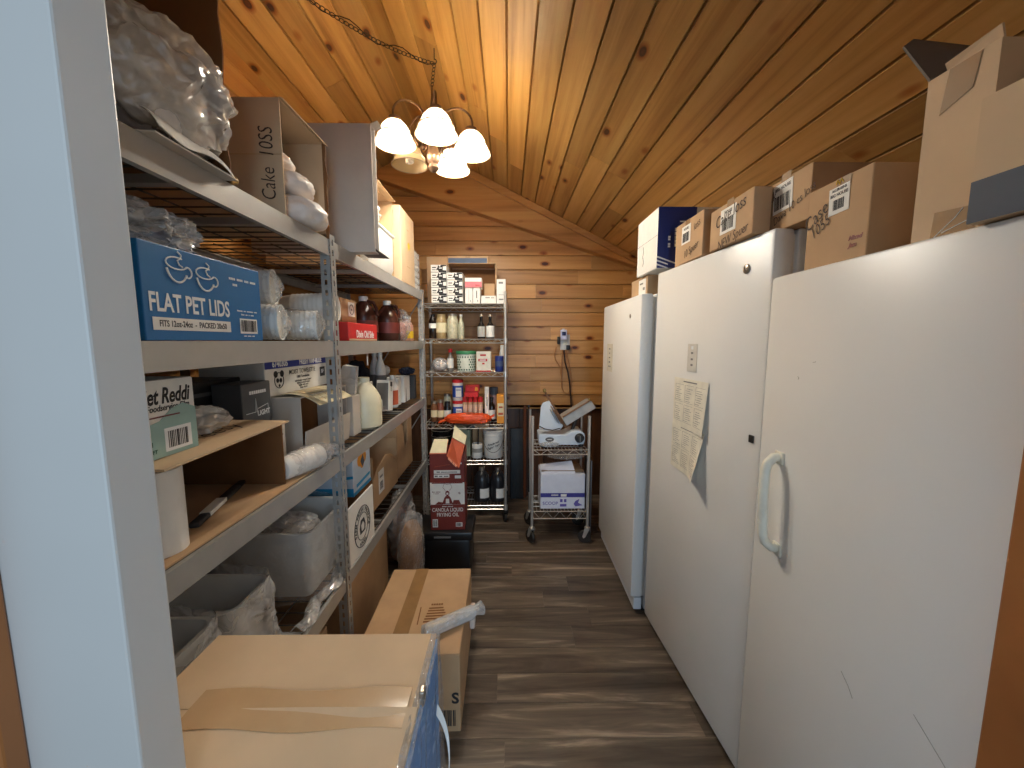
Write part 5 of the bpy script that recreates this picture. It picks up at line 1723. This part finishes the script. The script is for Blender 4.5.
MB().tube([(.40 - ox, 2.89 - oy, .89 - z), (.34 - ox, 2.885 - oy, .875 - z), (.28 - ox, 2.888 - oy, .885 - z), (.24 - ox, 2.90 - oy, .905 - z)], .004, 6).build('cable', black_pl, e, smooth=True)
bag('film_wad', 'crumpled clear film wad under the slicer on the wire cart edge', (.315, 2.858, .772), (.085, .018, .022), film_b, 95, .35, 6, .7455, cat='film')

e, D = carton('open_carton', 'white and purple carton with open lid flap on the lower wire cart shelf', 'box', .250, .592, 2.855, 3.09, .262, .538, plain('bluish white carton', (222, 224, 236), .55, 0, .03))
fr = face('-y', D)
MB().rect(fr, -.171, .171, -.045, -.012).build('purple_band', plain('purple blue', (58, 56, 140), .55), e)
m = MB().text('SCOOP', .036, shift(fr, -.095, -.095), bold=.0003, sx=1.0)
m.rect(fr, -.02, .0, -.085, -.06).rect(fr, .01, .03, -.085, -.06).rect(fr, -.02, .03, -.12, -.10).poly(fr, [(.10, -.075), (.13, -.06), (.12, -.09), (.155, -.11), (.10, -.12), (.085, -.1)])
m.build('print', purple_ink, e)
bn_ = MB().text('~XXXXXX', .018, shift(fr, -.06, -.028, .0006), bold=.0005).rect(shift(fr, 0, 0, .0006), -.015, .03, -.09 + .05, -.02).build('band_print', white_p, e)
panel(e, 'lid_flap', [(-.17, -.10, D[2]), (.10, -.10, D[2]), (.08, -.02, D[2] + .075), (-.17, -.02, D[2] + .045)], bpy.data.materials['bluish white carton'], .003)
MB().box(-.165, .165, -.09, .10, D[2] + .001, D[2] + .02, .008).build('contents', plain('brown contents', (128, 104, 80), .7), e)
bag('plastic_bag', 'clear film draped above the white and purple carton on the cart', (.46, 2.97, .655), (.16, .10, .035), film, 97, .25, 5, .645)
e = tag(MB().box(-.006, .006, -.14, .14, 0, .62, .004).build('tray', plain('grey steel tray', (112, 112, 116), .4, .5), loc=(.652, 3.05, .16 - .157), smooth=30), 'grey steel tray standing upright between the cart and far freezer', 'tray')

# ------------------------------------------------------------------ outlet, adapter and cords on the end wall
e = thing('wall_outlet', 'white wall outlet plate on the wood end wall above the slicer', 'outlet', (.545, YB, 1.555))
MB().box(-.045, .045, -.008, -.0005, -.085, .06, .003).build('plate', white_pl, e, smooth=30)
MB().box(-.018, .018, -.011, -.008, -.04, .045, .002).build('socket', cream_pl, e, smooth=30)
e = thing('power_adapter', 'white and blue plug-in adapter in the upper socket on the end wall', 'adapter', (.525, YB - .0115, 1.575))
MB().box(-.03, .03, -.05, 0, -.01, .085, .008).build('body', plain('bluish white plastic', (206, 210, 236), .35), e, smooth=35)
MB().box(-.018, .018, -.053, -.05, .03, .065, .003).build('display', plain('dark blue display', (24, 28, 80), .2), e, smooth=30)
MB().box(-.058, -.034, -.04, 0, -.05, .02, .006).build('side_plug', black_pl, e, smooth=35)
MB().lathe([(.012, 0), (.014, .004), (.010, .010)], 14, Matrix.Translation((0, -.025, .085))).build('knob', white_pl, e, smooth=True)
Yc = YB - .03
e = thing('power_cord', 'dark power cord with plug running down the end wall to the slicer', 'cord', (.575, Yc, 1.49))  # the slicer's own power cord, built as a separate thing
q = lambda px, py: Vector((.504 + (px - 561) * .0098 - .575, 0, 1.667 - (py - 329) * .0095 - 1.49))
MB().box(-.02, .014, -.02, .018, -.02, .025, .006).build('plug', black_pl, e, smooth=35)
MB().tube([q(564, 350), q(565, 362), q(568, 372), q(570, 384), q(571, 396), q(572, 408), q(574, 418)], .0065, 8).build('cord', cord_dark, e, smooth=True)
e = thing('power_cord', 'thin tan cord looping down the end wall beside the dark cord', 'cord', (.55, YB - .02, 1.47))
q = lambda px, py: Vector((.504 + (px - 561) * .0098 - .55, -.006 * math.sin(px * .9), 1.667 - (py - 329) * .0095 - 1.47))
MB().tube([q(563, 350), q(562, 362), q(562, 376), q(562.5, 388), q(565, 393), q(569, 394.5), q(571, 390), q(572, 380), q(570, 368), q(567, 356), q(566, 350)], .0045, 7).build('cord', cord_tan, e, smooth=True)
e = thing('power_cord', 'short tan cord hanging left of the adapter on the end wall', 'cord', (.46, YB - .02, 1.47))
q = lambda px, py: Vector((.504 + (px - 561) * .0098 - .46, 0, 1.667 - (py - 329) * .0095 - 1.47))
MB().tube([q(556.5, 347), q(555, 354), q(555.5, 359), q(558, 363), q(561, 368), q(561.5, 376)], .0045, 7).build('cord', cord_tan, e, smooth=True)

# ------------------------------------------------------------------ boxes on the freezers
e, D = carton('carton', 'small kraft box with a white label lying on the far freezer', 'box', .745, .98, 2.095, 2.36, 1.801, 1.905, kraft)
sticker(e, shift(face('-x', D), .055, -.004), .11, .085, [('~XXXXXX', .018, -.01, .02), ('~XX', .03, .03, -.01)], white_p, grey_ink)
e, D = carton('carton', 'white and royal blue carton on top of the small kraft box, over two freezers', 'box', .722, 1.03, 1.915, 2.205, 1.9065, 2.192, white_p)
MB().rect(face('-y', D), -.154, .03, -.1425, .1425).build('blue_side', navy, e)
fr = shift(face('-y', D), 0, 0, .0006)
m = MB()
m.text('~XXXXX', .040, shift(fr, -.062, .0, 0, R(-90)), bold=.0008, sx=.9).text('~XX XX', .022, shift(fr, -.098, -.02, 0, R(-90)), bold=.0003)
m.rect(fr, -.05, .03, .072, .078).stroke(fr, [(.0 + .024 * math.cos(t), .035 + .024 * math.sin(t)) for t in [k * .5 for k in range(14)]], .003)
for k in range(3):
    m.poly(fr, [(-.154, -.085 - k * .018), (-.04, -.125 - k * .018), (-.04, -.131 - k * .018), (-.154, -.093 - k * .018)]) if k < 1 else m.poly(fr, [(-.154, -.085 - k * .018), (-.10 + .0, -.104 - k * .018), (-.10, -.110 - k * .018), (-.154, -.093 - k * .018)])
m.build('lettering', white_ink, e)
MB().stroke(face('-x', D), [(-.05, .0), (-.045, -.03), (-.055, -.05), (-.04, -.08), (-.05, -.10)], .0012).rect(face('-x', D), -.14, .14, .012, .0135).build('pen_mark', grey_ink, e)


def freezer_box(label, x0, x1, y0, y1, z0, z1, lab, texts, seed):
    e, D = carton('carton', label, 'box', x0, x1, y0, y1, z0, z1, kraft)
    fr = face('-x', D)
    dx, dz, w, h, rot, lines, bar = lab
    sticker(e, shift(fr, dx, dz), w, h, lines, white_p, black_ink, bar=bar, seed=seed, rot=rot)
    MB().rect(fr, dx - .01, dx + .03, dz + h * .42, dz + h * .78, .0006).build('tape', tape_m, e)
    for tx, sz, x, y, r in texts:
        scribble(e, shift(fr, x, y, .0013), tx, sz, r)
    return e, D


Zf2, Zf1 = 1.891, 1.741
freezer_box('kraft box with a small white label, farthest left on the middle freezer', .768, 1.06, 1.565, 1.815, Zf2, 2.068, (-.02, .03, .08, .075, 0, [('HOUSE', .014, 0, .024)], (-.03, .03, -.03, .008)),
            [('loss', .045, .075, .045, R(15)), ('10 Spuer', .045, .03, -.045, R(12))], 11)
freezer_box('kraft box with pen writing around a white label, center of the middle freezer', .768, .826, 1.25, 1.508, Zf2, 2.034, (-.01, .012, .095, .085, 0, [('HOUSE', .014, 0, .028)], (-.035, .035, -.033, .008)),
            [('Cake loss', .058, -.0, .030, R(10)), ('NEW Spuer', .045, .02, -.055, R(8))], 12)
freezer_box('kraft box standing farther back on the middle freezer beside its door edge', .832, 1.12, 1.10, 1.298, Zf2, 2.040, (-.012, .022, .082, .085, R(3), [('BIG HOUSE', .013, 0, .028)], (-.035, .035, -.033, .008)),
            [('Cak', .042, -.068, .03, R(15)), ('Dave 10 cs loss', .034, .035, -.018, R(20))], 13)
e, D = freezer_box('closed kraft box with a white barcode label on the nearest freezer', .805, 1.10, .885, 1.068, Zf1, 1.946, (.006, .052, .058, .064, R(2), [('ALLERGENS', .008, 0, .025), ('BIG HOUSE', .010, 0, .013)], (-.016, .016, -.022, .002)),
                   [('Case', .05, -.062, .03, R(30)), ('1055', .04, -.045, -.0, R(30))], 14)
MB().text('Mixed', .014, shift(face('-x', D), .06, -.05), bold=.0006, shear=.3).text('Jam', .014, shift(face('-x', D), .055, -.066), bold=.0006, shear=.3).build('print', maroon, e)
MB().stroke(shift(face('-x', D), 0, 0, .0016), [(-.005, .09), (.0, .099), (.005, .088), (.01, .1), (.016, .09)], .0012).build('yellow_scribble', yellow_c, e)

e, D = carton('open_carton', 'tall kraft carton with an open grey flap and brown tape on the nearest freezer', 'box', .795, 1.08, .668, .778, Zf1, 2.040, kraft_l, '+z')
w, d, h = D
fr = face('-x', D)
MB().poly(fr, [(-.018, .148), (.03, .148), (.022, .095), (-.028, .075)], .0006).build('tape', tape_m, e)
MB().poly(fr, [(-.02, -.149), (.05, -.149), (.046, -.105), (-.016, -.10)], .0006).build('tape', tape_m, e)
MB().stroke(shift(fr, 0, 0, .001), [(-.012, -.145), (.02, -.118), (.03, -.105)], .0007).stroke(shift(fr, 0, 0, .001), [(.0, -.14), (.04, -.128)], .0007).build('tape_crease', white_ink, e)
panel(e, 'flap', [(-w / 2, d / 2, h), (w / 2, d / 2, h), (w / 2 - .02, d / 2 + .085, h + .11), (-w / 2 + .03, d / 2 + .072, h + .122), (-w / 2, d / 2 + .06, h + .10)], greyboard, .004)
panel(e, 'flap', [(-w / 2 + .002, -d / 2, h), (-w / 2 + .002, d / 2 - .03, h), (-w / 2 - .004, d / 2 - .03, h + .012), (-w / 2 - .004, -d / 2, h + .02)], kraft_l, .004)
e, D = carton('open_carton', 'kraft carton with a dark slate band, closest box on the nearest freezer', 'box', .742, 1.02, .515, .640, Zf1, 1.930, kraft_l, '+z')
MB().rect(face('-x', D), -.0625, .0625, -.0945, -.030).build('slate_band', slate, e)
w, d, h = D
panel(e, 'flap', [(-w / 2 + .1, d / 2, h), (w / 2, d / 2, h), (w / 2, d / 2 + .012, h + .07), (-w / 2 + .1, d / 2 + .012, h + .07)], greyboard, .004)

# brown cartons added behind the second shelf goods to darken the wall there
carton('carton', 'brown carton added to darken the back of the second shelf behind the foam cups', 'box', -1.27, -1.02, 1.12, 1.50, Z3, Z3 + .26, kraft_d)
carton('carton', 'brown carton added to darken the back of the second shelf behind the syrup jugs', 'box', -1.27, -1.08, 2.28, 2.95, Z3, Z3 + .24, kraft_d)
